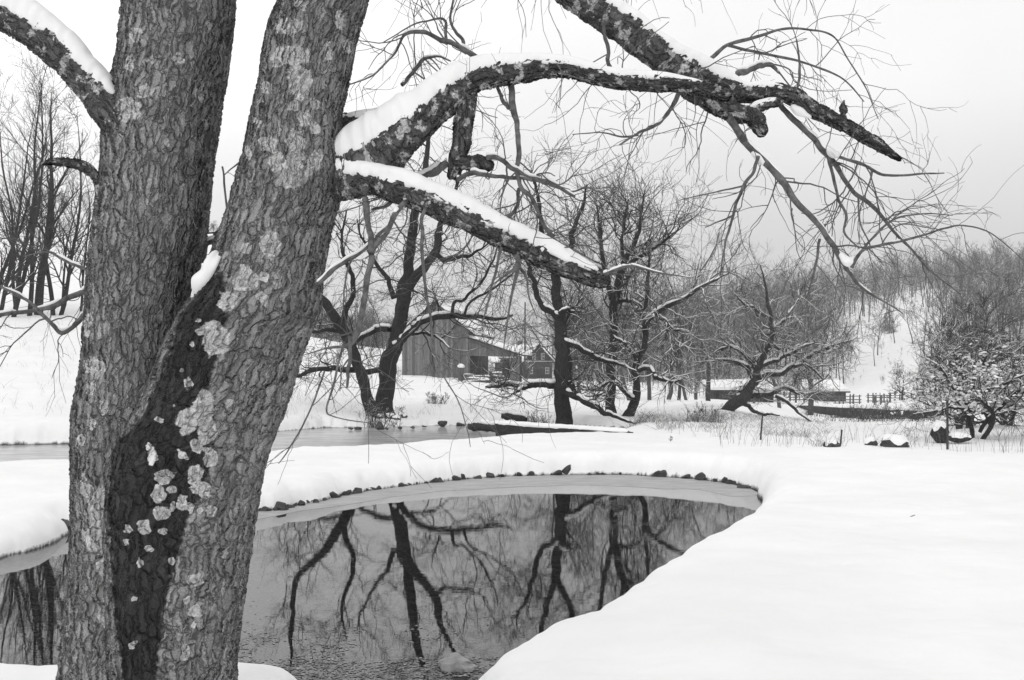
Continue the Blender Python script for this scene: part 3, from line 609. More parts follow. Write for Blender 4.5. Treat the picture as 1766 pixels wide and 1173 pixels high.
# branches of the maple: (pixel path with half widths, depth, snow cover, twigs per branch, droop)
BR = [
 ([(860, 122, 4), (821, 101, 5), (793, 86, 5), (763, 71, 5), (726, 60, 4), (700, 66, 3.2), (690, 82, 2.6), (680, 101, 2.2), (652, 132, 1.8), (590, 165, 1)], 4.9, .4, 16, 0),
 ([(800, 88, 4), (797, 70, 3.5), (787, 55, 3), (777, 31, 2.5), (783, 0, 2), (790, -40, 1.5)], 4.9, 0, 8, .02),
 ([(770, 75, 3.5), (768, 50, 3), (766, 31, 2.5), (750, 28, 2), (715, 40, 1.6), (660, 70, 1)], 4.9, 0, 9, 0),
 ([(693, 146, 4), (717, 120, 4), (738, 104, 3.2), (755, 102, 2), (778, 108, 1.2)], 5.1, .6, 10, .02),
 ([(772, 280, 8), (747, 298, 8), (729, 304, 7), (700, 322, 5), (670, 350, 4), (640, 360, 2)], 4.8, .85, 8, -.03),
 ([(787, 310, 5), (812, 302, 5), (855, 304, 4), (895, 311, 3.5), (918, 316, 3)], 4.72, .4, 5, -.03),
 ([(840, 272, 5), (861, 273, 5.5), (886, 292, 5), (916, 310, 5), (947, 319, 5), (990, 341, 3)], 4.7, .85, 10, -.02),
 ([(947, 319, 2.5), (985, 330, 2), (1015, 326, 1.6), (1052, 346, 1)], 4.7, .1, 6, -.05),
 ([(882, 132, 7), (882, 184, 6.5), (890, 221, 5.5), (892, 250, 5), (893, 276, 5), (897, 325, 4.5), (916, 346, 4), (940, 392, 4), (957, 408, 3)], 4.75, .15, 14, -.05),
 ([(856, 146, 3), (866, 170, 4), (876, 186, 5)], 4.75, .8, 0, 0),
 ([(896, 325, 4), (892, 350, 3.8), (884, 366, 3.5), (872, 382, 3)], 4.75, 0, 2, 0),
 ([(868, 412, 3.2), (860, 440, 3), (852, 480, 2.5), (840, 529, 2.2), (832, 560, 1)], 4.6, 0, 7, -.03),
 ([(1040, 38, 4), (1048, 77, 4), (1052, 104, 4), (1057, 130, 4.2)], 4.85, 0, 3, 0),
 ([(1172, 158, 5), (1160, 182, 4.2), (1146, 201, 3.8), (1124, 222, 3.2), (1101, 233, 2.8), (1066, 256, 1.6)], 4.8, .3, 10, -.04),
 ([(1101, 233, 2.2), (1070, 238, 1.8), (1040, 234, 1.4), (985, 240, .9)], 4.8, 0, 8, -.06),
 ([(1252, 200, 8), (1261, 206, 8), (1306, 271, 7.5), (1347, 321, 7), (1382, 366, 6.2), (1422, 411, 5.6), (1452, 447, 5), (1467, 472, 4), (1497, 502, 2.6), (1560, 540, 1)], 4.85, .55, 18, -.06),
 ([(1468, 462, 4), (1476, 445, 3.5), (1492, 430, 3), (1557, 414, 2.6), (1600, 403, 2.2), (1640, 390, 2), (1678, 384, 1.7), (1723, 401, 1.3), (1770, 450, .8)], 4.8, .15, 16, -.08),
 ([(1478, 442, 2.6), (1507, 411, 2.4), (1547, 376, 2), (1590, 368, 1.5), (1640, 372, .9)], 4.9, 0, 10, -.05),
 ([(1340, 166, 6), (1347, 178, 6), (1367, 206, 6), (1402, 241, 6), (1432, 271, 5.2), (1472, 326, 4.4), (1522, 361, 3.8), (1562, 411, 3), (1608, 462, 2), (1663, 507, 1)], 5.0, .45, 16, -.05),
 ([(1437, 268, 3.6), (1482, 286, 3.2), (1517, 306, 2.8), (1567, 304, 2.2), (1623, 301, 1.2)], 5.0, .35, 10, -.06),
 ([(1429, 271, 3.6), (1437, 311, 3.2), (1449, 345, 3), (1462, 371, 2.6), (1457, 401, 2.2), (1477, 431, 1.4)], 4.95, 0, 8, -.05),
 ([(1480, 336, 2), (1482, 380, 1.8), (1495, 430, 1.2)], 4.95, 0, 4, -.05),
 ([(1226, 101, 4), (1256, 78, 3.8), (1312, 60, 3), (1352, 48, 2.4), (1400, 48, 2), (1440, 58, 1.7), (1467, 95, 1.4), (1507, 145, 1.2), (1530, 195, .8)], 5.1, .1, 16, -.05),
 ([(1256, 78, 3), (1332, 88, 2.8), (1387, 100, 2.4), (1457, 130, 1.8), (1497, 170, 1)], 5.1, .1, 12, -.06),
 ([(1350, 165, 2.8), (1372, 158, 2.8), (1382, 115, 2.5), (1377, 66, 1.6)], 4.95, 0, 5, 0),
 ([(1270, 128, 7), (1290, 120, 6.5), (1312, 112, 5.5), (1332, 109, 4.5), (1347, 123, 2.5)], 5.0, .8, 4, 0),
 ([(1308, 270, 3.6), (1296, 300, 3.4), (1281, 321, 3.2), (1266, 371, 2.8), (1246, 431, 2.2), (1236, 478, 1.2)], 4.8, .1, 9, -.05),
 ([(1281, 321, 1.8), (1231, 331, 1.5), (1171, 346, .8)], 4.8, 0, 4, -.04),
 ([(1266, 371, 1.8), (1236, 384, 1.5), (1212, 395, .8)], 4.8, 0, 4, -.04),
 ([(1414, 412, 3), (1407, 462, 2.4), (1397, 512, 1.2)], 4.82, 0, 5, -.05),
 ([(1366, 360, 2), (1367, 384, 1.6)], 4.82, 0, 0, 0),
 # pale branches hanging between the trunk and the barn
 ([(628, 322, 6, .22), (631, 365, 6.5, .15), (634, 410, 6), (637, 450, 6.5), (630, 500, 6), (622, 540, 6), (608, 575, 6.5), (594, 594, 5), (560, 600, 2), (520, 612, 1)], 4.4, .12, 12, -.05),
 ([(604, 580, 4.5), (603, 610, 4), (602, 645, 3.4), (601, 668, 2.2)], 4.4, 0, 3, -.05),
 ([(594, 590, 2.6), (587, 625, 2.4), (581, 660, 2.2), (571, 703, 2), (585, 716, 1.4), (640, 728, .9)], 4.4, 0, 8, -.04),
 ([(705, 340, 6, .12), (690, 358, 5.5, .06), (667, 401, 5), (645, 432, 4.6), (636, 470, 3.6)], 4.5, .35, 7, -.02),
 ([(676, 382, 3.6), (650, 415, 4), (622, 440, 4.5), (585, 465, 5), (552, 494, 5)], 4.62, .95, 6, -.03),
 ([(733, 358, 4, .18), (727, 380, 4, .12), (724, 424, 3.6), (726, 470, 3.4), (733, 514, 3), (739, 547, 2.6), (744, 600, 2), (752, 622, 1.2)], 4.4, .1, 9, -.06),
 ([(892, 440, 5), (893, 462, 6), (880, 468, 3), (866, 478, 2), (840, 500, 1)], 4.5, .1, 6, -.06),
 ([(893, 462, 4), (880, 520, 2.4), (870, 590, 1.4), (868, 625, .9)], 4.5, 0, 8, -.06),
 ([(897, 462, 3), (908, 480, 2.4), (912, 510, 1.8), (925, 550, 1)], 4.5, .1, 6, -.06),
 ([(1040, 474, 4), (1065, 464, 3.4), (1090, 458, 3), (1130, 470, 2), (1190, 482, 1)], 4.55, .7, 7, -.02),
 # low branches reaching left from behind the left trunk
 ([(170, 470, 4), (120, 452, 3.5), (96, 440, 3.2), (70, 432, 2), (30, 440, 1)], 5.3, .45, 10, -.03),
 ([(180, 480, 6), (150, 502, 6), (110, 522, 5.5), (60, 535, 4.5), (0, 546, 3.6), (-60, 556, 2)], 5.3, .5, 14, -.06),
 ([(170, 520, 6), (140, 553, 5.5), (116, 576, 5), (102, 562, 4), (75, 535, 3.5), (44, 512, 3.2), (0, 492, 2.4), (-40, 480, 1.4)], 5.2, .35, 14, -.06),
 ([(392, 388, 5), (376, 405, 5.5), (362, 428, 5.5), (352, 455, 5)], 5.3, .7, 2, 0),
 ([(383, 287, 1.8), (387, 330, 2), (392, 374, 2)], 6.2, 0, 0, 0),
 ([(385, 303, 1.2), (400, 285, 1.5), (424, 266, 1.8)], 6.2, 0, 3, 0),
 # thin whips trailing low
 ([(560, 640, 2), (545, 690, 1.8), (520, 740, 1.6), (500, 775, 1.4), (480, 800, .9)], 4.3, 0, 4, -.04),
 ([(633, 640, .5), (634, 720, .5), (635, 800, .4)], 4.3, 0, 0, 0),
 ([(760, 640, 1.4), (790, 690, 1.2), (806, 740, 1), (812, 770, .7)], 4.3, 0, 3, -.04),
]
rngm = RS(5)
for bi, (lst, D, cov, nt_, trop) in enumerate(BR):
    s = px_path(lst, D, 10 * len(lst)); n = len(s); Pt, R = s[:, :3].copy(), s[:, 3].copy() * .86
    j = np.arange(n); amp = np.minimum(R * .8, .011) * np.minimum(1, j / 6)
    for a in range(3): Pt[:, a] += amp * (fbm(j * .12, seed=bi * 3 + a, o=2) - .5) * 2
    Pt[:, 1] += np.cumsum((vn(j * .09, seed=bi + 90) - .5) * .012) * .8
    R *= 1 + .3 * (fbm(j * .3, seed=bi + 40, o=2) - .5)
    tb = Tubes(); tb.batch(Pt[None], R[None], 10); o = tb.obj('branch', M_BRANCH, maple, OM)
    if cov:
        sb = Tubes(); snow_caps(sb, rngm, Pt[None], R[None], cov, .95, .95, 8, scale=3); sb.obj('snow', M_CAP, o, OM)
    if nt_:
        tw = Tubes(); k = max(2, int(nt_ * (.72 if bi < 31 else .4)))
        p1, r1 = spawn(rngm, Pt[None], np.minimum(R, .0085)[None], k, (.12, 1), (50, 18), (.12, .50), rad=(.3, .55), rmin=.0014, wander=.17, trop=trop, n=12, taper=.45, flatten=.2, curl=.06)
        p2, r2 = spawn(rngm, p1, r1, 3, (.25, 1), (40, 15), (.06, .34), rad=(.6, .85), rmin=.0011, wander=.16, trop=trop * 1.1, n=8, taper=.6, curl=.06)
        p3, r3 = spawn(rngm, p2[::2], r2[::2], 1, (.2, 1), (40, 15), (.03, .14), rad=(.7, .9), rmin=.0010, wander=.12, trop=trop, n=4, taper=.7)
        for p, r in ((p1, r1), (p2, r2), (p3, r3)): tw.batch(p, r, 4)
        tw.obj('twigs', M_TWIG, o, OM)
lump('snow', [(1448, 437, 3), (1457, 448, 7), (1466, 452, 8), (1477, 444, 4)], 4.80, maple, 33, 24)
lump('snow', [(1425, 252, 3), (1433, 261, 7), (1441, 267, 6), (1450, 268, 3)], 4.97, maple, 34, 24)
lump('snow', [(1364, 181, 4), (1376, 190, 8), (1388, 197, 6), (1400, 203, 3)], 4.94, maple, 35, 24)
lump('snow', [(1296, 262, 3), (1308, 273, 6), (1317, 284, 4)], 4.82, maple, 36, 24)
# short shoots along the big limbs
sh = Tubes()
for s, k in ((s1, 7), (s2, 4), (s3, 9), (s4, 4)):
    p1, r1 = spawn(rngm, s[None, ::6, :3], np.full((1, len(s[::6])), .009), k, (.3, 1), (70, 20), (.15, .5), rad=(.25, .5), rmin=.0015, wander=.18, trop=-.05, n=12, taper=.4, flatten=.2)
    p2, r2 = spawn(rngm, p1, r1, 3, (.2, 1), (42, 15), (.06, .3), rad=(.6, .85), rmin=.0011, wander=.11, trop=-.06, n=7, taper=.6, curl=.06)
    sh.batch(p1, r1, 4); sh.batch(p2, r2, 4)
# thin sprays hanging into the top of the view from limbs overhead
ov = np.array([[[x * 5 / FPX, 5.2, EYE + 3.6 * 0 + (640 + 120) * 5.2 / FPX] for x in np.linspace(-260, 560, 30)]])
p1, r1 = spawn(rngm, ov, np.full((1, 30), .006), 34, (0, 1), (85, 18), (.25, .75), rad=(.3, .5), rmin=.0014, wander=.16, trop=-.12, n=12, taper=.4)
p2, r2 = spawn(rngm, p1, r1, 3, (.2, 1), (45, 15), (.08, .3), rad=(.6, .85), rmin=.0011, wander=.14, trop=-.08, n=7, taper=.6)
sh.batch(ov, np.full((1, 30), .012), 6); sh.batch(p1, r1, 4); sh.batch(p2, r2, 4)
tag(sh.obj('twigs', M_TWIG, maple, OM), kind='stuff')

# ------------------------------------------------------------------ barn, house, sheds
def board_mat(name, v, wdt=.22, axis=0):
    """weathered upright boards"""
    m, nt, b, _ = mat(name); c = coord(nt)
    s = nt.nodes.new('ShaderNodeSeparateXYZ'); lk(nt, c, s.inputs[0])
    u = mathn(nt, 'ADD', s.outputs['X'], s.outputs['Y']) if axis == 0 else s.outputs['Z']
    k = mathn(nt, 'MULTIPLY', u, 1 / wdt); fl = mathn(nt, 'FLOOR', k); fr = mathn(nt, 'FRACT', k)
    wn_ = nt.nodes.new('ShaderNodeTexWhiteNoise'); wn_.noise_dimensions = '1D'; lk(nt, fl, wn_.inputs['W'])
    gap = ss(nt, fr, .0, .10, .25, 1.0)
    gr = noise(nt, mapped(nt, c, (9, 9, .5) if axis == 0 else (.5, .5, 9)), 2.5, 5, .65)
    col = mathn(nt, 'MULTIPLY', mathn(nt, 'MULTIPLY', ss(nt, wn_.outputs['Value'], 0, 1, v * .7, v * 1.3), ss(nt, gr, .25, .75, .65, 1.35)), gap)
    lk(nt, col, b.inputs['Base Color']); b.inputs['Roughness'].default_value = .85; b.inputs['Specular IOR Level'].default_value = .2
    bump(nt, b, mathn(nt, 'ADD', gap, mathn(nt, 'MULTIPLY', gr, .4)), .6, .03); return m
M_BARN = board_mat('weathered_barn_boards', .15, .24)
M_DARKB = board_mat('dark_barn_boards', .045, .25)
M_HOUSE = board_mat('dark_clapboard', .05, .18, 1)
M_TRIM = simple('pale_trim', .62, .7, 5, .1)
M_PANE = simple('window_glass', .03, .1, 5, .2, spec=.6)
M_RAIL = simple('grey_rail_wood', .10, .9, 8, .4, .5, .2, (.6, 3, 3))
M_TIMB = simple('wet_dark_timber', .022, .7, 6, .6, .8, .3, (.4, 4, 4), .03)
M_STONE = simple('wet_stone', .045, .6, 5, .6, .7, .35, dist=.03)
M_PALE = simple('pale_stone', .34, .8, 8, .3, .6, .2, dist=.02)
M_POLE = simple('dark_pole_wood', .05, .9, 8, .3)
M_METAL = simple('rusty_steel', .04, .6, 20, .4)

class Bx:
    """boxes and prisms in one bmesh"""
    def __init__(s): s.bm = bmesh.new()
    def box(s, x0, x1, y0, y1, z0, z1):
        v = [s.bm.verts.new(p) for p in ((x0, y0, z0), (x1, y0, z0), (x1, y1, z0), (x0, y1, z0), (x0, y0, z1), (x1, y0, z1), (x1, y1, z1), (x0, y1, z1))]
        for f in ((0, 3, 2, 1), (4, 5, 6, 7), (0, 1, 5, 4), (1, 2, 6, 5), (2, 3, 7, 6), (3, 0, 4, 7)): s.bm.faces.new([v[i] for i in f])
        return s
    def prism(s, prof, a0, a1, axis='y'):
        """polygon prof in (x,z) pushed along y, or in (y,z) along x"""
        mk = (lambda p, a: (p[0], a, p[1])) if axis == 'y' else (lambda p, a: (a, p[0], p[1]))
        A = [s.bm.verts.new(mk(p, a0)) for p in prof]; B = [s.bm.verts.new(mk(p, a1)) for p in prof]
        n = len(prof); s.bm.faces.new(A); s.bm.faces.new(B[::-1])
        for i in range(n): s.bm.faces.new([A[i], B[i], B[(i + 1) % n], A[(i + 1) % n]])
        return s
    def obj(s, name, m, parent=None, bev=0, loc=None):
        bmesh.ops.recalc_face_normals(s.bm, faces=s.bm.faces)
        if bev: bmesh.ops.bevel(s.bm, geom=s.bm.edges[:] + s.bm.verts[:], offset=bev, segments=2, affect='EDGES', profile=.5)
        me = bpy.data.meshes.new(name); s.bm.to_mesh(me); s.bm.free(); me.materials.append(m)
        o = bpy.data.objects.new(name, me); link(o, parent)
        if loc is not None: o.location = loc
        return o
def snow_slab(name, q0, q1, q2, q3, th, m, parent, nx=26, ny=14, seed=0):
    """quilt of snow over a roof plane with corners q0 q1 (eave) q2 q3 (ridge)"""
    q = [np.array(a, float) for a in (q0, q1, q2, q3)]
    u, v = np.meshgrid(np.linspace(0, 1, nx), np.linspace(0, 1, ny)); u, v = u.ravel(), v.ravel()
    B = (q[0] * ((1 - u) * (1 - v))[:, None] + q[1] * (u * (1 - v))[:, None] + q[2] * (u * v)[:, None] + q[3] * ((1 - u) * v)[:, None])
    nrm = np.cross(q[1] - q[0], q[3] - q[0]); nrm /= np.linalg.norm(nrm); nrm *= 1 if nrm[2] > 0 else -1
    e = np.minimum.reduce([u, 1 - u, v + .04, 1 - v + .2]); t = th * np.sqrt(np.clip(e / .06, 0, 1)) * (.8 + .5 * fbm(u * 6, v * 6, seed=seed))
    T = B + nrm * (t[:, None] + .01); B = B + nrm * .006
    i = np.arange(nx * ny).reshape(ny, nx)
    Ft = np.stack([i[:-1, :-1], i[:-1, 1:], i[1:, 1:], i[1:, :-1]], -1).reshape(-1, 4)
    rimi = np.concatenate([i[0, :-1], i[:-1, -1], i[-1, :0:-1], i[:0:-1, 0]]); n = nx * ny
    Fs = np.column_stack([rimi, np.roll(rimi, -1), np.roll(rimi, -1) + n, rimi + n])
    return mesh_obj(name, np.vstack([T, B]), np.vstack([Ft, Ft[:, ::-1] + n, Fs]), m, parent)

# the barn: gable to the stream, open lean-to on the right
BD = 100.0; k = BD / FPX
bx0 = (693.5 - CX) * k; bz = EYE - (652 - HOR) * k - .25
barn = thing('barn', 'weathered board barn with a steep gable and an open lean-to, across the stream', 'barn', (bx0, BD, bz)); barn.rotation_euler = (0, 0, math.radians(-9.5))
BWd, BL, BH, BG = 114.5 * k / .975, 9.5, 4.55, 2.62
fw = Bx()
fw.prism([(0, -.4), (BWd, -.4), (BWd, 3.95), (0, 3.95)], 0, .12)
fw.obj('front_wall', M_BARN, barn)
Bx().prism([(-.06, 3.954), (BWd + .06, 3.954), (BWd + .06, BH), (BWd / 2, BH + BG), (-.06, BH)], -.08, .118).obj('gable_wall', M_BARN, barn)
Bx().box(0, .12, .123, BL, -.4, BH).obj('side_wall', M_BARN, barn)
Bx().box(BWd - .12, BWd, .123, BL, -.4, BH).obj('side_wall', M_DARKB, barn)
Bx().prism([(.125, -.4), (BWd - .125, -.4), (BWd - .125, BH), (BWd / 2, BH + BG - .1), (.125, BH)], BL - .12, BL - .002).obj('back_wall', M_BARN, barn)
Bx().box(BWd - .03, BWd + .1, -.05, .11, -.3, 3.9).obj('corner_board', M_BARN, barn)
sl = BG / (BWd / 2); ov_ = .55
rf = Bx(); rf.prism([(BWd / 2, BH + BG + .004), (BWd + ov_, BH - ov_ * sl + .004), (BWd + ov_, BH - ov_ * sl + .14), (BWd / 2, BH + BG + .14)], -.35, BL + .3)
rf.prism([(BWd / 2 - .003, BH + BG + .004), (-ov_, BH - ov_ * sl + .004), (-ov_, BH - ov_ * sl + .14), (BWd / 2 - .003, BH + BG + .14)], -.35, BL + .3)
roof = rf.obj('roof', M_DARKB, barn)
zt = .15
snow_slab('snow', (BWd + ov_, -.3, BH - ov_ * sl + zt), (BWd + ov_, BL + .25, BH - ov_ * sl + zt), (BWd / 2, BL + .25, BH + BG + zt), (BWd / 2, -.3, BH + BG + zt), .2, M_SNOW, roof, 40, 20, 3)
snow_slab('snow', (-ov_, -.3, BH - ov_ * sl + zt), (-ov_, BL + .25, BH - ov_ * sl + zt), (BWd / 2, BL + .25, BH + BG + zt), (BWd / 2, -.3, BH + BG + zt), .2, M_SNOW, roof, 40, 20, 4)
LW = 4.7; lt0, lt1, lb = 3.85, 2.35, 2.2
Bx().prism([(BWd + .03, lb + .1), (BWd + LW, lb - .05), (BWd + LW, lt1), (BWd + .03, lt0)], -.02, .12).obj('lean_to_fascia', M_BARN, barn)
pw = Bx(); pw.box(BWd + LW - .95, BWd + LW, .0, .1, -.5, lb - .06); pw.obj('lean_to_wall', M_BARN, barn)
Bx().box(BWd + LW + .002, BWd + LW + .1, .0, .7, -.5, lt1 - .1).obj('side_wall', M_DARKB, barn)
Bx().box(BWd + .12, BWd + .30, .15, .33, -.5, lb + .5).obj('post', M_DARKB, barn)
Bx().box(BWd + LW - 1.15, BWd + LW - .97, 5.2, 5.38, -.5, lb + .2).obj('post', M_DARKB, barn)
lr = Bx(); lr.prism([(BWd + .05, lt0 + .01), (BWd + LW + .3, lt1 - .1), (BWd + LW + .3, lt1 + .0), (BWd + .05, lt0 + .11)], -.3, 5.6); lro = lr.obj('lean_to_roof', M_DARKB, barn)
snow_slab('snow', (BWd + LW + .3, -.28, lt1 + .02), (BWd + LW + .3, 5.5, lt1 + .02), (BWd + .06, 5.5, lt0 + .13), (BWd + .06, -.28, lt0 + .13), .26, M_SNOW, lro, 40, 20, 6)
Bx().box(BWd + .2, BWd + 1.1, .6, 1.6, -.3, .9).obj('feed_bin', M_DARKB, barn, .04)

# the dark house beyond
HD = 190.0; k = HD / FPX
house = thing('house', 'dark two-storey gabled house with small pale windows and a snowy roof, right of the barn', 'house', ((903 - CX) * k, HD, EYE - (655 - HOR) * k - .2))
HW, HL, HH, HG = 6.3, 9.0, 3.5, 2.75
house.rotation_euler = (0, 0, math.radians(35))
Bx().prism([(0, -.4), (HW, -.4), (HW, HH), (HW / 2, HH + HG), (0, HH)], 0, HL).obj('wall', M_HOUSE, house)
sl = HG / (HW / 2)
hr = Bx()
for s in (1, -1):
    x = lambda d: HW / 2 + s * d
    hr.prism([(x(.002), HH + HG + .02), (x(HW / 2 + .45), HH - .45 * sl + .02), (x(HW / 2 + .45), HH - .45 * sl + .17), (x(.002), HH + HG + .17)], -.35, HL + .3)
hro = hr.obj('roof', M_DARKB, house)
for s in (1, -1):
    e = HW / 2 + s * (HW / 2 + .45); z0, z1 = HH - .45 * sl + .18, HH + HG + .18
    snow_slab('snow', (e, -.33, z0), (e, HL + .28, z0), (HW / 2, HL + .28, z1), (HW / 2, -.33, z1), .22, M_SNOW, hro, 30, 16, 8 + s)
Bx().box(-.05, HW + .05, -.06, -.003, HH - .12, HH + .06).obj('trim_board', M_TRIM, house)
for wx, wz, ww, wh in ((HW * .36, HH + .35, .5, .95), (HW * .66, HH + .35, .5, .95), (HW * .25, 1.3, .6, 1.05), (HW * .82, 1.3, .6, 1.05)):
    f = Bx()
    for a in ((wx - ww / 2 - .1, wx - ww / 2, wz, wz + wh), (wx + ww / 2, wx + ww / 2 + .1, wz, wz + wh), (wx - ww / 2 - .1, wx + ww / 2 + .1, wz + wh, wz + wh + .1),
              (wx - ww / 2 - .1, wx + ww / 2 + .1, wz - .1, wz), (wx - ww / 2, wx + ww / 2, wz + wh / 2 - .05, wz + wh / 2 + .05), (wx - .03, wx + .03, wz, wz + wh / 2 - .052), (wx - .03, wx + .03, wz + wh / 2 + .052, wz + wh)):
        f.box(a[0], a[1], -.07, -.004, a[2], a[3])
    wd = f.obj('window', M_TRIM, house)
    Bx().box(wx - ww / 2, wx + ww / 2, -.03, -.002, wz, wz + wh).obj('pane', M_PANE, wd)
Bx().box(HW * .42, HW * .58, -.05, -.003, -.2, 1.9).obj('door', M_DARKB, house)
ch = Bx().box(HW / 2 - .35, HW / 2 + .35, 5.2, 5.9, HH + HG - .6, HH + HG + 1.0).obj('chimney', M_RAIL, hro)
Bx().box(-2.2, 0, .6, .72, -.2, 1.9).obj('porch_screen', M_RAIL, house)

def shed(name, label, px0, px1, pyb, D, hgt, dep, rise, yaw=0, cat='shed'):
    k = D / FPX; x0 = (px0 - CX) * k; wdt = (px1 - px0) * k
    t = thing(name, label, cat, (x0, D, EYE - (pyb - HOR) * k)); t.rotation_euler = (0, 0, math.radians(yaw))
    Bx().box(0, wdt, 0, dep, -.6, hgt).obj('wall', M_DARKB, t)
    for i in range(3):
        cx = wdt * (.2 + .3 * i); f = Bx().box(cx - .35, cx + .35, -.06, -.004, hgt * .35, hgt * .78).obj('window', M_RAIL, t)
        Bx().box(cx - .27, cx + .27, -.08, -.062, hgt * .42, hgt * .72).obj('pane', M_PANE, f)
    r = Bx().prism([(-.5, hgt + .01), (dep + .4, hgt + rise), (dep + .4, hgt + rise + .15), (-.5, hgt + .16)], -.4, wdt + .4, 'x').obj('roof', M_DARKB, t)
    snow_slab('snow', (-.4, -.5, hgt + .18), (wdt + .4, -.5, hgt + .18), (wdt + .4, dep + .4, hgt + rise + .17), (-.4, dep + .4, hgt + rise + .17), .25, M_SNOW, r, 30, 12, int(px0))
    return t
shed('shed', 'long low dark shed with a snowy roof, behind the leaning apple tree', 1231, 1335, 692, 108, .95, 4, .8, 2)
shed('shed', 'small flat dark shed with a snow-covered roof, by the rail fence on the right', 1396, 1458, 692, 128, 1.0, 3.4, 1.1, -3)
# a little dark shed seen through the lean-to
shed('shed', 'tiny dark outbuilding glimpsed through the open lean-to', 866, 884, 641, 145, 1.7, 3, .9, 5)

# long dark timber edge of the lane on the right, with snow along its top
def beam(name, label, cat, a, b, hgt, thick, m, snow=.12, n=40, seed=0, planks=1):
    a, b = np.array(a, float), np.array(b, float); L = np.linalg.norm(b - a)
    t = thing(name, label, cat, a); t.rotation_euler = (0, math.asin(max(-1, min(1, -(b[2] - a[2]) / L))), math.atan2(b[1] - a[1], b[0] - a[0]))
    h = hgt / planks
    for i in range(planks):
        bx = Bx(); bx.box(0, L, -thick / 2 + .02 * (i % 2), thick / 2, -hgt + i * h + .004, -hgt + (i + 1) * h - .004)
        bmesh.ops.subdivide_edges(bx.bm, edges=[e for e in bx.bm.edges if abs(e.verts[0].co.x - e.verts[1].co.x) > .5], cuts=24)
        for v in bx.bm.verts:
            v.co.y += .05 * (fbm(np.array([v.co.x * .8]), np.array([v.co.z * 3.]), seed=seed + i)[0] - .5); v.co.z += .04 * (vn(np.array([v.co.x * .5]), seed=seed + i)[0] - .5)
        bx.obj('plank', m, t)
    if snow:
        s = np.column_stack([np.linspace(.02, L - .02, n), np.zeros(n), np.full(n, .0), np.full(n, thick * .52)])
        s[:, 2] += .01; sb = Tubes(); R = (thick * .5) * (1 + .25 * (fbm(np.arange(n) * .5, seed=seed) - .5)); R[[0, -1]] *= .3
        sb.batch(s[None, :, :3], R[None], 12, flat=snow / (thick * .5)); sb.obj('snow', M_SNOW, t)
    return t
def pz(px, py, D): return P(px, py, D)
def log(label, a, b, r, seed):
    n = 40; u = np.linspace(0, 1, n)[:, None]; Pt = a * (1 - u) + b * u; j = np.arange(n)
    Pt[:, 2] += .06 * (fbm(j * .15, seed=seed) - .5); R = r * (1 + .6 * (fbm(j * .3, seed=seed + 1) - .5)); R[[0, -1]] *= .45
    tb = Tubes(); tb.batch(Pt[None], R[None], 14); o = tag(tb.obj('fallen_log', M_TIMB, origin=a), label, 'log')
    sb = Tubes(); snow_caps(sb, RS(seed + 3), Pt[None], R[None], .75, .7, .85, 8, scale=3); sb.obj('snow', M_CAP, o, a); return o
beam('lane_kerb', 'long straight dark timber edge of the lane below the fences on the right', 'kerb', pz(1378, 699, 92), pz(1640, 711, 78), .75, .5, M_DARKB, .14, seed=3)
beam('timber_wall', 'low dark plank wall damming the stream, snow on its top', 'dam', pz(861, 731, 33.2), pz(1085, 746, 28.0), .75, .30, M_TIMB, .10, seed=5, planks=3)
log('dark log lying on the far bank just above the plank dam', pz(866, 717, 37.5), pz(908, 722, 37), .12, 7)
log('dark log at the left end of the plank dam, at the water', pz(810, 735, 36), pz(862, 739, 34), .13, 8)
beam('footbridge', 'short flat plank bridge under snow behind the middle trees', 'bridge', pz(1000, 671, 78), pz(1042, 672, 78), .25, .8, M_DARKB, .2, n=14, seed=9)

# ------------------------------------------------------------------ poles, posts, fences
def pole(name, label, cat, px, pyt, pyb, D, r, m, group=None, lean=0, snow=False):
    b = P(px, pyb, D); tp = P(px + lean, pyt, D); b[2] = min(b[2], hz(b[0], b[1])) - .1
    n = 12; q = np.linspace(0, 1, n)[:, None]; Pt = b * (1 - q) + tp * q
    tb = Tubes(); R = np.linspace(r, r * .8, n); R[-1] = r * .3; Pt[-2] = Pt[-1] - (Pt[-1] - Pt[-3]) * .02
    tb.batch(Pt[None], R[None], 10)
    o = tb.obj(name, m, None, origin=b)
    tag(o, label, cat, group)
    if snow:
        s = Tubes(); z = np.array([0, .02, .06, .10, .13]); rr = np.array([.9, 1.15, 1.15, .8, .05]) * r
        s.batch((np.column_stack([np.full(5, tp[0]), np.full(5, tp[1]), tp[2] - .02 + z * r / .1]))[None], rr[None], 10); s.obj('snow_cap', M_SNOW, o, origin=b)
    return o
def util(px, pyt, pyb, D, label):
    b = P(px, pyb, D); b[2] = min(b[2], hz(b[0], b[1])) - .2; tp = P(px, pyt, D)
    t = thing('utility_pole', label, 'pole', b); H = tp[2] - b[2]
    tb = Tubes(); q = np.linspace(0, 1, 14)[:, None]; tb.batch((q * np.array([.05, 0, H]))[None], np.linspace(.15, .1, 14)[None], 10); tb.obj('post', M_POLE, t)
    for z in (.35, .95): Bx().box(-.05, .15, -.14, -.09, H - z - .25, H - z).obj('bracket', M_METAL, t)
    return t
util(1221, 603, 692, 64, 'slim dark utility pole left of the leaning apple tree')
util(905, 521, 640, 150, 'tall thin utility pole standing behind the barn lean-to')
pole('steel_stake', 'tall dark steel stake before the snowy thorn bush on the right', 'stake', 1634, 690, 784, 23.5, .028, M_METAL)
pole('steel_stake', 'short leaning stake in the snow left of the apple tree roots', 'stake', 1311, 717, 756, 27, .024, M_METAL, lean=4)
pole('steel_stake', 'leaning stake beside the snow-capped grass clump', 'stake', 1447, 741, 783, 23.5, .022, M_METAL, lean=5)
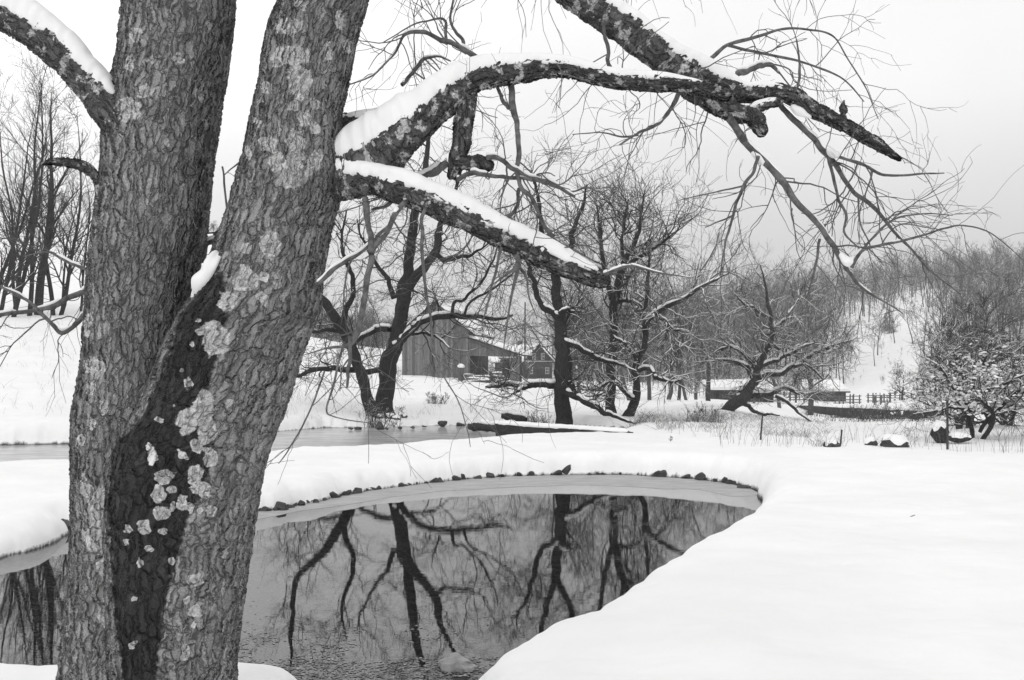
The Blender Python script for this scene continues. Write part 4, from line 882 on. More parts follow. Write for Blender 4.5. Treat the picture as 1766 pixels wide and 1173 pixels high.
pole('fence_post', 'thick fence post with a round snow cap at the barn corner', 'post', 795, 634, 662, 92, .28, M_RAIL, snow=True)
pole('fence_post', 'stout fence post midway along the rails before the lean-to', 'post', 847, 640, 662, 92, .26, M_RAIL)
pole('fence_post', 'fence post at the right end of the rails, beside the lean-to wall', 'post', 877, 644, 661, 92, .2, M_RAIL)
def rails(label, pts, D, tilt=0, r=.10):
    b = P(pts[0][0][0], pts[0][0][1], D); t = thing('split_rail_fence', label, 'fence', b); rg = RS(int(pts[0][0][0]))
    for (a, c) in pts:
        p, q = P(*a, D + rg.uniform(-.3, .3)), P(*c, D + rg.uniform(-.3, .3)); n = 14; u = np.linspace(0, 1, n)[:, None]
        Pt = p * (1 - u) + q * u; Pt[:, 2] += .05 * (fbm(np.arange(n) * .4, seed=int(a[1] * 7)) - .5)
        tb = Tubes(); tb.batch(Pt[None], np.full((1, n), r) * rg.uniform(.8, 1.2), 8); o = tb.obj('rail', M_RAIL, t, b)
        sb = Tubes(); snow_caps(sb, rg, Pt[None], np.full((1, n), r), .8, 1.0, .95, 8); sb.obj('snow', M_CAP, o, b)
    return t
rails('split rails heaped with snow between the posts before the lean-to', [((798, 648), (846, 651)), ((798, 653), (846, 656)), ((797, 659), (847, 657)), ((814, 651), (845, 659)), ((849, 645), (866, 645)), ((849, 650), (878, 652)),
       ((849, 656), (882, 659)), ((852, 659), (884, 654)), ((822, 661), (896, 663))], 91.6)
def paddock(label, px0, px1, pyt, pyb, D, nrail=3, npost=6):
    b = P(px0, pyb, D); b[2] = hz(b[0] + (px1 - px0) * D / FPX / 2, D); t = thing('rail_fence', label, 'fence', b); k = D / FPX; L = (px1 - px0) * k; H = max(1.0, (pyb - pyt) * k * .9)
    rq = RS(int(px0))
    for i in range(npost):
        x = i * L / (npost - 1) + rq.uniform(-.15, .15); Bx().prism([(x - .07, -.5), (x + .07, -.5), (x + .06 + rq.uniform(-.1, .1), H * rq.uniform(.9, 1.2)), (x - .06, H * 1.02)], -.06, .06).obj('post', M_RAIL, t)
    for j in range(nrail):
        z = H * (j + .6) / nrail; a, c = rq.uniform(-.08, .08, 2)
        Bx().prism([(-.2, z + a - .045), (L + .2, z + c - .045), (L + .2, z + c + .045), (-.2, z + a + .045)], -.12, -.065).obj('rail', M_RAIL, t)
    return t
paddock('low rail fence beside the small flat shed', 1440, 1482, 691, 699, 118)
paddock('dark rail fence of three rails, behind the lane, centre right', 1497, 1534, 687, 694, 122)
paddock('rail fence with close rails under the tiny round tree', 1534, 1570, 688, 693, 126, 3, 5)
paddock('pale two-rail fence nearest the lane', 1510, 1530, 695, 703, 112, 2, 3)
paddock('faint rail fence at the edge of the thorn bush', 1582, 1640, 687, 694, 126, 3, 7)
paddock('low fence beside the long low shed', 1330, 1384, 688, 697, 112, 3, 6)

# ------------------------------------------------------------------ stones
def stone(name, label, p, sx, sy, sz, seed, m, group=None, snow=False, yaw=0, tilt=0, cat='stone'):
    bm = bmesh.new(); bmesh.ops.create_icosphere(bm, subdivisions=3, radius=1)
    V = np.array([v.co for v in bm.verts]); 
    r = 1 + .9 * (fbm(V[:, 0] * 1.3 + seed, V[:, 1] * 1.3, V[:, 2] * 1.3, seed=seed) - .5) + .3 * (fbm(V[:, 0] * 4 + seed, V[:, 1] * 4, V[:, 2] * 4, seed=seed + 3) - .5)
    V = V * r[:, None] * np.array([sx, sy, sz])
    rq = RS(seed + 1)
    for q in range(5 if snow else 11):
        nv_ = rq.normal(size=3); nv_ /= np.linalg.norm(nv_); nv_ /= np.array([sx, sy, sz]) / max(sx, sy, sz); nv_ /= np.linalg.norm(nv_)
        pr = V @ nv_; dd_ = pr.max() * rq.uniform(.55, .85) * (1.15 if snow else 1); V = V - np.maximum(0, pr - dd_)[:, None] * nv_
    c, s_ = math.cos(tilt), math.sin(tilt); V = np.column_stack([V[:, 0] * c + V[:, 2] * s_, V[:, 1], -V[:, 0] * s_ + V[:, 2] * c])
    F = np.array([[v.index for v in f.verts] for f in bm.faces]); bm.free()
    o = mesh_obj(name, V, F, m, smooth=False); o.location = tuple(float(x) for x in p); o.rotation_euler = (0, 0, yaw); tag(o, label, cat, group)
    if snow:
        nt_, nq = 30, 9; th = np.linspace(0, 2 * math.pi, nt_, endpoint=False); e0 = -.25 + 1.5 * vn(np.cos(th) * 1.7 + seed, np.sin(th) * 1.7, seed=seed + 9)
        q = np.linspace(0, 1, nq)[:, None]; el_ = e0[None] * (1 - q) + 1.5708 * q; tt = th[None] + 0 * q
        U = np.stack([np.cos(el_) * np.cos(tt), np.cos(el_) * np.sin(tt), np.sin(el_)], -1).reshape(-1, 3)
        rr = 1 + .9 * (fbm(U[:, 0] * 1.3 + seed, U[:, 1] * 1.3, U[:, 2] * 1.3, seed=seed) - .5) + .1; lift = np.clip(q * 4, 0, 1) * .22 + 0 * tt
        W = U * (rr * (1 + lift.ravel() * .5))[:, None] * np.array([sx, sy, sz]); W[:, 2] += (lift.ravel() - .12) * .5 * sz
        W = np.column_stack([W[:, 0] * c + W[:, 2] * s_, W[:, 1], -W[:, 0] * s_ + W[:, 2] * c])
        ii = np.arange(nt_ * nq).reshape(nq, nt_); Fq = np.stack([ii[:-1], np.roll(ii[:-1], -1, 1), np.roll(ii[1:], -1, 1), ii[1:]], -1).reshape(-1, 4)
        mesh_obj('snow', W, Fq, M_SNOW, o)
    return o
rg = RS(12)
rimpath = smooth_path([list(gp(*q)) + [0] for q in POND_PX[8:22]], 400)
GR = 'dark stones along the far rim of the pond'
special = {975: ('tilted flat stone standing up on edge at the top of the pond rim', .11, .07, .20, .5), 1145: ('largest rim stone, dark and split, at the right of the pond rim', .24, .17, .14, 0), 1128: ('rounded paler stone touching the largest rim stone', .2, .14, .14, 0),
           1290: ('low pointed stone near the right tip of the pond', .16, .12, .09, .2), 842: ('dome-shaped stone among small ones on the rim, centre left', .11, .09, .10, 0)}
used = []
for px_, (lab, a, b2, c2, ti) in special.items():
    pxs = CX + FPX * rimpath[:, 0] / rimpath[:, 1]; i = int(np.argmin(np.abs(pxs - px_))); p = rimpath[i]
    stone('stone', lab, (p[0], p[1] + .04, .0 if ti else .03), a, b2, c2, int(px_), M_STONE, tilt=ti); used.append(px_)
d = 0; i = 4
while i < 396:
    p = rimpath[i]; pxs = CX + FPX * p[0] / p[1]; a = float(np.exp(rg.normal(math.log(.058), .5))); a = min(a, .13)
    step = int((a * rg.uniform(.8, 1.7) + .01) / (np.linalg.norm(rimpath[1] - rimpath[0]) + 1e-6) * .9); i += max(3, step)
    if min(abs(pxs - u) for u in used) < 14: continue
    stone('stone', 'small dark wet stone in the row along the snowy far rim of the pond', (p[0], p[1] + rg.uniform(-.02, .12), rg.uniform(-.01, .03)), a * 1.15, a * rg.uniform(.7, 1), a * rg.uniform(.6, 1.0), i, M_STONE, GR, yaw=rg.uniform(0, 3), tilt=rg.uniform(-.3, .3))
stone('stone', 'pale flat stone half under water at the bottom edge of the pond', (*gp(793, 1150), .0), .17, .13, .09, 902, M_PALE)
stone('stone', 'dark stone at the snowy waterline left of the trunk', (*gp(110, 917), .06), .16, .12, .10, 905, M_STONE)
GS = 'small dark stones along the far edge of the stream'
for px_, py_, a in ((617, 741, .16), (690, 741, .12), (712, 740, .10), (732, 738, .10), (793, 735, .22), (668, 742, .10), (605, 742, .1), (820, 734, .1)):
    stone('stone', 'small dark stone at the far waterline of the stream', (*gp(px_, py_), .05), a * .9, a * .7, a * .5, int(px_ * 3), M_STONE, GS)
stone('stone', 'black boulder standing in the stream edge below the twin willow', (*gp(655, 741), .12), .18, .15, .2, 77, M_STONE)
stone('stone', 'dark rock on the stream edge, middle of the far bank', (*gp(763, 736), .1), .2, .16, .12, 78, M_STONE)
for px_, py_, D, a in ((672, 716, 40.2, .2), (684, 718, 39.8, .16), (655, 719, 39.9, .16), (640, 712, 40.6, .14), (697, 710, 41, .15)):
    p = P(px_, py_, D); p[2] = hz(p[0], p[1]) + .05
    stone('stone', 'dark stone half under snow at the foot of the twin willow', p, a, a * .8, a * .6, int(px_) + 5, M_STONE, 'stones at the foot of the twin willow', snow=True)
def gstone(lab, px_, D, sx, sy, sz, seed, snow=True, name='boulder', m=None, dz=.1):
    x = (px_ - CX) * D / FPX; return stone(name, lab, (x, D, hz(x, D) + dz), sx, sy, sz, seed, m or M_STONE, snow=snow, cat=name)
gstone('long dark boulder with thick snow on top, in the weeds right of the pond', 1545, 23.6, .33, .22, .17, 31, dz=.05)
gstone('smaller snow-covered rock left of the long dark boulder', 1502, 23.8, .15, .15, .13, 32, dz=.04)
gstone('round tuft-covered rock under snow beside the leaning stake', 1436, 23.2, .18, .16, .12, 33, dz=.03)
gstone('dark broken stump lying under snow beside the tall steel stake', 1620, 26.5, .22, .2, .26, 34, True, 'stump', M_TIMB, .2)
gstone('snowy log end leaning toward the thorn bush', 1652, 26.2, .30, .16, .12, 35, True, 'log', M_TIMB, .12)

# ------------------------------------------------------------------ trees across the water
def snowy(name, v, amount=.5, sc=14):
    """bark with snow lying on the faces that look up"""
    m, nt, b, _ = mat(name); gm = nt.nodes.new('ShaderNodeNewGeometry'); s = nt.nodes.new('ShaderNodeSeparateXYZ'); lk(nt, gm.outputs['Normal'], s.inputs[0])
    n = noise(nt, coord(nt), sc, 3)
    k = ss(nt, mathn(nt, 'ADD', s.outputs['Z'], mathn(nt, 'MULTIPLY', mathn(nt, 'SUBTRACT', n, .5), 2.2)), 1 - amount, 1.15 - amount)
    lk(nt, mixv(nt, k, ss(nt, n, .2, .8, v * .7, v * 1.3), .82), b.inputs['Base Color']); b.inputs['Roughness'].default_value = .85
    b.inputs['Specular IOR Level'].default_value = .15; return m
M_SNTWIG = snowy('snow_dusted_twig', .045, .55, 3)
M_FARTREE = snowy('far_tree_bark', .085, .36, 1.2)
M_BUSHTWIG = snowy('thorn_twig', .035, .40, 9)

class Tree:
    def __init__(s, name, label, base, cat='tree', group=None):
        b = np.array(base, float); s.t = thing(name, label, cat, b, group); s.o = b; s.paths = []
    def path(s, name, lst, D, m, wob=.10, sides=12, seed=0, snow=0, lab=None, flare=0, ground=False):
        if m is M_ABARK: lst = [(q[0], q[1], q[2] * .88) for q in lst]
        if 80 < seed < 90: lst = [(q[0], q[1], q[2] * .66) for q in lst]; wob = .03
        q = px_path(lst, D, 9 * len(lst)); n = len(q); Pt, R = q[:, :3].copy(), q[:, 3].copy()
        j = np.arange(n); e = np.minimum(1, j / 9)
        for a in range(3): Pt[:, a] += e * np.minimum(R * 1.2, wob) * (fbm(j * .16, seed=seed + 11 * a, o=3) - .5) * 2
        Pt[:, 1] += np.cumsum(vn(j * .07, seed=seed + 50) - .5) * .12
        R = R * (1 + .22 * (fbm(j * .4, seed=seed + 60, o=3) - .5))
        if flare: R *= 1 + flare * np.exp(-j / 3.0)
        if ground:
            dz = Pt[0, 2] - min(Pt[0, 2], hz(Pt[0, 0], Pt[0, 1]) - .15); Pt[:, 2] -= dz * np.exp(-j / 6.0)
        T = np.gradient(Pt, axis=0); T /= np.linalg.norm(T, axis=1, keepdims=True)
        tb = Tubes(); tb.batch(Pt[None], R[None], sides); o = tb.obj(name, m, s.t, s.o)
        v = o.data; V = np.empty(len(v.vertices) * 3, np.float32); v.vertices.foreach_get('co', V); V = V.reshape(-1, 3)
        cn = np.repeat(Pt - s.o, sides, 0); dd = V - cn
        V = cn + dd * (1 + .30 * (fbm(V[:, 0] * 5, V[:, 1] * 5, V[:, 2] * 1.6, seed=seed) - .5))[:, None]
        v.vertices.foreach_set('co', V.ravel().astype(np.float32)); v.update()
        if lab: o['label'] = lab
        if snow:
            sb = Tubes(); snow_caps(sb, RS(seed), Pt[None], R[None], snow, .55, .8, 8, extra=.012, scale=3); sb.obj('snow', M_CAP, o, s.o)
        s.paths.append((Pt, R)); return o
    def twigs(s, rng, m, lv, cap=0.0, start=0.2, rmax=.05, parts=('branches', 'twigs'), k0=None):
        """lv: list of per-level dicts given to spawn; the first levels become one snow-bearing mesh"""
        n = 16; Pq, Rq, L = [], [], []
        for Pt, R in s.paths:
            a, b = resample(Pt, R, n); Pq.append(a); Rq.append(np.minimum(b, rmax)); L.append(np.linalg.norm(np.diff(a, axis=0), axis=1).sum())
        Pq, Rq, L = np.array(Pq), np.array(Rq), np.array(L)
        rep = np.maximum(1, np.round(L / (L.mean()) * 1.0)).astype(int); Pq, Rq = np.repeat(Pq, rep, 0), np.repeat(Rq, rep, 0)
        b1, b2, sb = Tubes(), Tubes(), Tubes(); zmin = s.o[2] + .15
        p, r = Pq, Rq
        for i, kw in enumerate(lv):
            p, r = spawn(rng, p, r, **kw); p, r = clear_z(p, r, zmin)
            (b1 if i == 0 else b2).batch(p, r, 5 if i == 0 else 3)
            if cap and i < 2: snow_caps(sb, rng, p, r, cap, .8, .95, 5, extra=.004)
        if b1.V: b1.obj(parts[0], M_WBARK if m is M_WTWIG else m, s.t, s.o)
        if b2.V: b2.obj(parts[1], m, s.t, s.o)
        if sb.V: sb.obj('snow', M_CAP, s.t, s.o)
WLV = [dict(k=7, trange=(.3, 1), ang=(48, 16), length=(1.0, 2.8), rad=(.35, .65), rmin=.014, wander=.24, trop=.03, n=11, taper=.35, curl=.05),
       dict(k=5, trange=(.2, 1), ang=(42, 16), length=(.5, 1.5), rad=(.45, .7), rmin=.009, wander=.20, trop=.02, n=8, taper=.5, curl=.06),
       dict(k=5, trange=(.15, 1), ang=(38, 15), length=(.25, .9), rad=(.5, .8), rmin=.0065, wander=.17, trop=.02, n=6, taper=.6, curl=.05)]
def lv(base, **over):
    r = [dict(q) for q in base]
    for i, q in enumerate(r):
        for a, v in over.items():
            q[a] = v[i] if isinstance(v, list) else v
    return r

# twin willow on the far bank
D = 41.0
T = Tree('willow_tree', 'dark twin-stemmed willow on the far bank, left of the barn', P(662, 722, D))
T.path('trunk', [(664, 722, 17), (661, 690, 15), (666, 640, 15), (676, 590, 14), (682, 540, 12), (685, 495, 11), (694, 457, 10), (707, 397, 8), (713, 350, 7), (726, 290, 5.5), (731, 230, 4), (740, 170, 2.5), (742, 120, 1)], D, M_WBARK, seed=1, flare=.35, ground=True)
T.path('limb', [(683, 600, 8), (690, 560, 9), (700, 520, 9), (716, 484, 8), (739, 457, 7.5), (754, 435, 7), (757, 410, 6), (768, 380, 4.5), (790, 330, 3), (800, 280, 1.6)], D, M_WBARK, seed=2)
T.path('limb', [(754, 440, 4.5), (768, 449, 4.5), (795, 439, 3.6), (815, 433, 2.6), (840, 415, 1.2)], D, M_WBARK, seed=3, snow=.5)
T.path('limb', [(678, 602, 7), (688, 594, 6.5), (705, 574, 6), (727, 556, 5.5), (765, 544, 5.5), (802, 546, 5), (825, 541, 4), (859, 547, 3), (885, 540, 1.4)], D, M_WBARK, seed=4, snow=.95)
T.path('limb', [(779, 545, 3.4), (781, 522, 3), (798, 514, 2.6), (826, 486, 2.2), (850, 445, 1.6), (858, 410, .8)], D, M_WBARK, seed=5)
T.path('limb', [(800, 545, 2.6), (812, 520, 2.2), (850, 498, 1.8), (885, 470, 1.4), (905, 430, .7)], D, M_WBARK, seed=6)
T.path('trunk', [(645, 706, 11), (641, 690, 10.5), (622, 637, 9.5), (613, 600, 9), (596, 562, 8.5), (577, 532, 7.5), (552, 508, 6), (528, 480, 5), (515, 430, 4), (505, 360, 3), (500, 300, 1.5)], D - .4, M_WBARK, seed=7, flare=.3, ground=True, lab='slimmer trunk leaning left')
T.path('limb', [(593, 556, 5), (600, 536, 5), (611, 517, 4.6), (617, 484, 4), (610, 457, 3.4), (600, 420, 2.4), (604, 370, 1.2)], D, M_WBARK, seed=8)
T.path('limb', [(654, 638, 5), (632, 642, 5), (600, 638, 5), (577, 634, 4.4), (547, 638, 3.6), (520, 650, 2.4), (490, 665, 1.2)], D, M_WBARK, seed=9, snow=.4)
T.path('limb', [(672, 568, 5), (655, 564, 5), (640, 570, 4.6), (626, 578, 4.2), (611, 586, 3)], D, M_WBARK, seed=10, snow=.95)
T.path('limb', [(594, 574, 4), (575, 571, 3.4), (550, 572, 2.8), (525, 576, 2), (500, 570, 1)], D, M_WBARK, seed=11, snow=.4)
T.path('limb', [(684, 592, 4), (701, 577, 2.6), (739, 575, 2.4), (757, 583, 2), (776, 602, 1.2)], D, M_WBARK, seed=12, snow=.85)
T.path('limb', [(680, 515, 5), (668, 480, 4), (650, 455, 3), (630, 420, 2), (618, 380, 1)], D, M_WBARK, seed=13)
T.twigs(RS(101), M_WTWIG, lv(WLV, k=[9, 5, 5]), cap=.30)

# single willow right of the barn
D = 38.0
T = Tree('willow_tree', 'tall straight dark willow right of the small dark house, above the plank dam', P(972, 719, D))
T.path('trunk', [(973, 718, 17), (971, 690, 13.5), (969, 640, 12), (968, 600, 11), (966, 560, 10), (963, 520, 9), (961, 490, 8.5), (958, 468, 8)], D, M_WBARK, seed=21, flare=.3, ground=True)
T.path('limb', [(959, 476, 6), (950, 455, 5.5), (940, 425, 5), (934, 390, 4), (925, 350, 3), (915, 310, 1.5)], D, M_WBARK, seed=22)
T.path('limb', [(961, 476, 6), (972, 452, 6), (984, 425, 5), (992, 390, 4), (1005, 355, 2.8), (1012, 320, 1.4)], D, M_WBARK, seed=23)
T.path('limb', [(964, 550, 6), (950, 538, 5.5), (931, 524, 5), (921, 498, 4.6), (917, 474, 4), (905, 445, 3), (880, 420, 1.6)], D, M_WBARK, seed=24, snow=.3)
T.path('limb', [(966, 666, 5.5), (950, 664, 5.5), (931, 665, 5), (902, 668, 4.5), (880, 664, 3.6), (858, 666, 3), (836, 668, 1.6)], D, M_WBARK, seed=25, snow=.95)
T.path('limb', [(908, 668, 3), (896, 672, 2.6), (882, 680, 1.6)], D, M_WBARK, seed=26, snow=.9)
T.path('limb', [(972, 675, 6), (985, 682, 5.5), (1013, 696, 5), (1038, 708, 4), (1071, 721, 2.4), (1090, 728, 1.2)], D - .4, M_WBARK, seed=27, snow=.6)
T.path('stub', [(974, 672, 6), (983, 668, 6), (990, 666, 4.5)], D - .2, M_WBARK, seed=28)
T.path('limb', [(969, 590, 5), (990, 598, 4.5), (1010, 608, 4), (1042, 621, 3.4), (1078, 633, 2.2), (1100, 640, 1)], D - .3, M_WBARK, seed=29, snow=.95)
T.path('limb', [(984, 668, 5), (981, 620, 4.6), (977, 570, 4), (985, 540, 2.6), (1010, 510, 1.2)], D + .8, M_WBARK, seed=30)
T.path('limb', [(965, 540, 3), (976, 536, 3), (990, 537, 2)], D - .2, M_WBARK, seed=31, snow=.95)
T.twigs(RS(112), M_WTWIG, lv(WLV, k=[7, 5, 5], length=[(.7, 2.2), (.4, 1.3), (.25, .8)]), cap=.4)

D = 41.5
T = Tree('willow_tree', 'slender upright willow with a full twiggy crown, third trunk from the barn', P(1054, 716, D))
T.path('trunk', [(1054, 714, 9), (1054, 678, 8), (1056, 606, 7.5), (1058, 553, 7.2), (1056, 520, 7), (1063, 492, 6), (1071, 463, 5.4), (1081, 440, 4.6), (1099, 410, 3.4), (1108, 370, 2.2), (1115, 325, 1)], D, M_WBARK, seed=41, flare=.3, ground=True)
T.path('limb', [(1056, 515, 5), (1048, 480, 4.4), (1040, 440, 3.6), (1036, 400, 2.6), (1030, 355, 1.2)], D, M_WBARK, seed=42)
T.path('limb', [(1066, 480, 4), (1085, 455, 3.4), (1110, 440, 3), (1140, 420, 2.2), (1165, 400, 1.2)], D, M_WBARK, seed=43, snow=.4)
T.path('limb', [(1076, 452, 3.4), (1074, 420, 3), (1078, 385, 2.2), (1084, 345, 1)], D, M_WBARK, seed=44)
T.path('limb', [(1057, 524, 3.4), (1075, 520, 3), (1095, 524, 2.6), (1110, 534, 1.4)], D - .2, M_WBARK, seed=45, snow=.95)
T.twigs(RS(103), M_WTWIG, lv(WLV, k=[13, 6, 4], trop=[.05, .05, .04]), cap=.25)

D = 40.0
T = Tree('willow_tree', 'crooked willow leaning right with snow along every limb, beside the slender willow', P(1082, 720, D))
T.path('trunk', [(1080, 718, 9), (1090, 698, 8), (1097, 672, 6.5), (1098, 635, 5.8), (1106, 599, 5.2), (1112, 563, 5), (1124, 540, 4.6), (1153, 526, 4), (1182, 510, 3.2), (1210, 493, 2.2), (1240, 478, 1)], D, M_WBARK, seed=51, flare=.35, ground=True, snow=.8)
T.path('limb', [(1110, 570, 4), (1116, 535, 3.6), (1120, 500, 3), (1122, 470, 2.4), (1126, 430, 1.4)], D, M_WBARK, seed=52)
T.path('limb', [(1126, 538, 3), (1142, 550, 2.8), (1165, 566, 2.4), (1190, 572, 1.2)], D, M_WBARK, seed=53, snow=.95)
T.path('limb', [(1100, 640, 4), (1115, 634, 3.6), (1128, 650, 3.2), (1150, 660, 2.4), (1165, 655, 1.2)], D - .3, M_WBARK, seed=54, snow=.8)
T.path('limb', [(1094, 690, 4), (1070, 668, 3.4), (1050, 660, 2.8), (1030, 668, 2), (1010, 672, 1)], D - .3, M_WBARK, seed=55, snow=.8)
T.path('limb', [(1098, 625, 3), (1085, 605, 2.8), (1072, 590, 2.4), (1058, 578, 1.4)], D - .2, M_WBARK, seed=56, snow=.8)
T.twigs(RS(104), M_SNTWIG, lv(WLV, k=[9, 5, 4], length=[(.8, 2.2), (.4, 1.2), (.2, .7)]), cap=.75)

# leaning old apple tree
D = 44.0
T = Tree('apple_tree', 'old apple tree leaning hard right under snow, in front of the long low shed', P(1252, 712, D))
A_ = M_ABARK
T.path('trunk', [(1206, 752, 14), (1226, 734, 14), (1240, 722, 13.5), (1249, 711, 13), (1258, 700, 12.5), (1270, 688, 11.5), (1283, 672, 9), (1297, 647, 7.2), (1308, 618, 6), (1318, 594, 5), (1322, 560, 4.2), (1319, 524, 3.2), (1312, 490, 2), (1306, 460, 1)], D, A_, seed=61)
T.path('limb', [(1275, 682, 8), (1290, 668, 7), (1305, 658, 6.5), (1323, 649, 6), (1346, 647, 5), (1370, 632, 4.4), (1394, 618, 3.8), (1430, 601, 3.2), (1465, 590, 2.4), (1496, 579, 1)], D - .3, A_, seed=62, snow=.9)
T.path('limb', [(1272, 688, 7), (1299, 684, 6), (1335, 684, 5), (1365, 672, 4), (1394, 681, 3), (1420, 678, 1.4)], D - .5, A_, seed=63, snow=.8)
T.path('limb', [(1276, 690, 4.5), (1290, 698, 4), (1300, 708, 3.6), (1316, 717, 3), (1330, 714, 2.2), (1350, 718, 1)], D - .7, A_, seed=64, snow=.3)
T.path('limb', [(1296, 650, 5), (1285, 632, 4.2), (1261, 623, 3.4), (1235, 620, 1.6)], D, A_, seed=65, snow=.9)
T.path('limb', [(1302, 628, 4), (1285, 616, 3.6), (1263, 599, 3), (1248, 600, 2.2), (1230, 611, 1)], D, A_, seed=66, snow=.8)
T.path('limb', [(1298, 632, 4.2), (1320, 630, 4.2), (1346, 623, 3.8), (1377, 601, 2.6), (1400, 592, 1.2)], D - .4, A_, seed=67, snow=.95)
T.path('limb', [(1338, 683, 3.6), (1356, 694, 3.2), (1372, 709, 2.8), (1386, 722, 2), (1402, 733, 1)], D - .8, A_, seed=68, snow=.7)
T.path('limb', [(1322, 580, 3.6), (1345, 560, 3.2), (1365, 540, 2.6), (1385, 515, 1.6), (1395, 490, .8)], D, A_, seed=69, snow=.6)
T.path('limb', [(1320, 545, 3), (1300, 530, 2.6), (1280, 525, 2), (1262, 505, 1)], D, A_, seed=70, snow=.7)
T.path('limb', [(1372, 632, 3), (1395, 628, 2.6), (1418, 640, 2), (1440, 655, 1)], D - .4, A_, seed=71, snow=.9)
T.path('limb', [(1323, 586, 3), (1345, 600, 2.6), (1375, 600, 1.2)], D - .2, A_, seed=72, snow=.9)
T.twigs(RS(105), M_SNTWIG, lv(WLV, k=[9, 6, 4], length=[(.7, 2.0), (.4, 1.1), (.2, .7)]), cap=.55)

# snow-tufted thorn bush on the right
D = 28.0
T = Tree('thorn_bush', 'wide thorn bush with clots of snow in its twigs, at the right edge', P(1686, 770, D), 'bush')
T.path('stem', [(1676, 756, 6), (1672, 735, 6), (1670, 712, 5.5), (1664, 690, 5), (1668, 664, 3.6), (1682, 644, 2.6), (1704, 618, 1.2)], D, M_WBARK, seed=81, snow=.5, ground=True)
T.path('stem', [(1686, 772, 6.5), (1692, 745, 6), (1692, 713, 5), (1677, 682, 4), (1704, 664, 3), (1728, 649, 2.4), (1752, 632, 1.2)], D - .3, M_WBARK, seed=82, snow=.8, ground=True)
T.path('stem', [(1690, 745, 5), (1704, 722, 5), (1728, 691, 4.4), (1744, 664, 3), (1770, 640, 1.4)], D - .4, M_WBARK, seed=83, snow=.7)
T.path('limb', [(1667, 697, 4), (1646, 677, 3.6), (1626, 657, 3), (1606, 640, 2.4), (1576, 614, 1)], D - .2, M_WBARK, seed=84, snow=.9)
T.path('limb', [(1672, 706, 3.6), (1640, 704, 3), (1612, 710, 2.2), (1585, 716, 1)], D - .5, M_WBARK, seed=85, snow=.9)
T.path('limb', [(1695, 713, 3.6), (1720, 708, 3), (1750, 712, 2.4), (1785, 700, 1)], D - .5, M_WBARK, seed=86, snow=.9)
T.path('limb', [(1664, 690, 3.2), (1650, 655, 2.8), (1640, 620, 2), (1630, 585, 1)], D + .3, M_WBARK, seed=87, snow=.6)
T.path('limb', [(1740, 668, 3), (1756, 684, 2.6), (1790, 670, 1.4)], D + .3, M_WBARK, seed=88, snow=.8)
T.path('limb', [(1680, 660, 3), (1688, 625, 2.4), (1700, 585, 1.2)], D + .6, M_WBARK, seed=89, snow=.5)
T.twigs(RS(106), M_BUSHTWIG, lv(WLV, k=[14, 6, 5], length=[(.5, 1.3), (.25, .7), (.12, .4)], rmin=[.008, .005, .0035]), cap=.45)
# clots of snow caught in the twigs
rg = RS(9); cl = Tubes()
c0 = P(1690, 668, D)
for q in range(2300):
    v = rg.normal(size=3) * np.array([.95, .6, .40]); v[1] -= .25; p = c0 + v + [0, 0, -.05 * abs(v[0])]
    if p[2] < .9: continue
    a = rg.uniform(.016, .055); n = 5; d = rg.normal(size=3) * [1, 1, .25]; d /= np.linalg.norm(d)
    Pt = p + np.linspace(-1, 1, n)[:, None] * d * a * 1.3; cl.batch(Pt[None], (a * np.array([.15, .8, 1, .75, .1]) * rg.uniform(.7, 1.3, 5))[None] * .6, 6, flat=.85)
tag(cl.obj('snow_clots', M_CAP, T.t, T.o), kind='stuff')

# ---------------------------------------------------------------- generated bare trees
def gen_tree(seed, H, r0, stems=1, spread=.18, k=(16, 5, 4, 0), upw=.05, first=.25, ang=46, lean=0.0, l1=.42, wig=.07, rmin=(.012, .008, .006)):
    rng = RS(seed); n = 14; P0, R0 = [], []
    for i in range(stems):
        d = np.array([rng.normal() * spread + lean, rng.normal() * spread, 1.0]); d /= np.linalg.norm(d)
        p = np.zeros((n, 3)); p[0] = [rng.normal() * .25 * (stems > 1), rng.normal() * .25 * (stems > 1), -.35]; h = H * rng.uniform(.8, 1.05)
        for j in range(1, n):
            d = d + rng.normal(size=3) * wig; d[2] += .06; d /= np.linalg.norm(d); p[j] = p[j - 1] + d * h / n
        P0.append(p); R0.append(np.linspace(1, .12, n) ** 1.1 * r0 * rng.uniform(.75, 1))
    P0, R0 = np.array(P0), np.array(R0)
    p1, r1 = spawn(rng, P0, R0, k[0], (first, 1), (ang, 12), (l1 * .7, l1 * 1.2), True, (.3, .55), rmin[0], .12, upw, 9, .3, curl=.03)
    p2, r2 = spawn(rng, p1, r1, k[1], (.2, 1), (42, 14), (.3, .6), True, (.45, .7), rmin[1], .14, upw, 6, .5)
    p3, r3 = spawn(rng, p2, r2, k[2], (.15, 1), (38, 14), (.35, .7), True, (.5, .8), rmin[2], .13, upw, 4, .6)
    return (P0, R0), (p1, r1), (p2, r2), (p3, r3)
def place_tree(name, label, base, seed, H, r0, m, mt=None, caps=0.0, group=None, cat='tree', **kw):
    G0, G1, G2, G3 = gen_tree(seed, H, r0, **kw); t = thing(name, label, cat, base, group)
    a = Tubes(); a.batch(*G0, 9); a.obj('trunk', m, t)
    b = Tubes(); b.batch(*G1, 5); b.batch(*G2, 4); b.batch(*G3, 3); b.obj('crown', mt or m, t)
    if caps:
        s = Tubes(); snow_caps(s, RS(seed), *G1, caps, .8, .95, 5, extra=.005); snow_caps(s, RS(seed + 1), *G2, caps * .8, .8, .95, 4, extra=.004); s.obj('snow', M_CAP, t)
    return t
def at(px, D, dz=0.0):
    x = (px - CX) * D / FPX; return (x, D, hz(x, D) + dz)
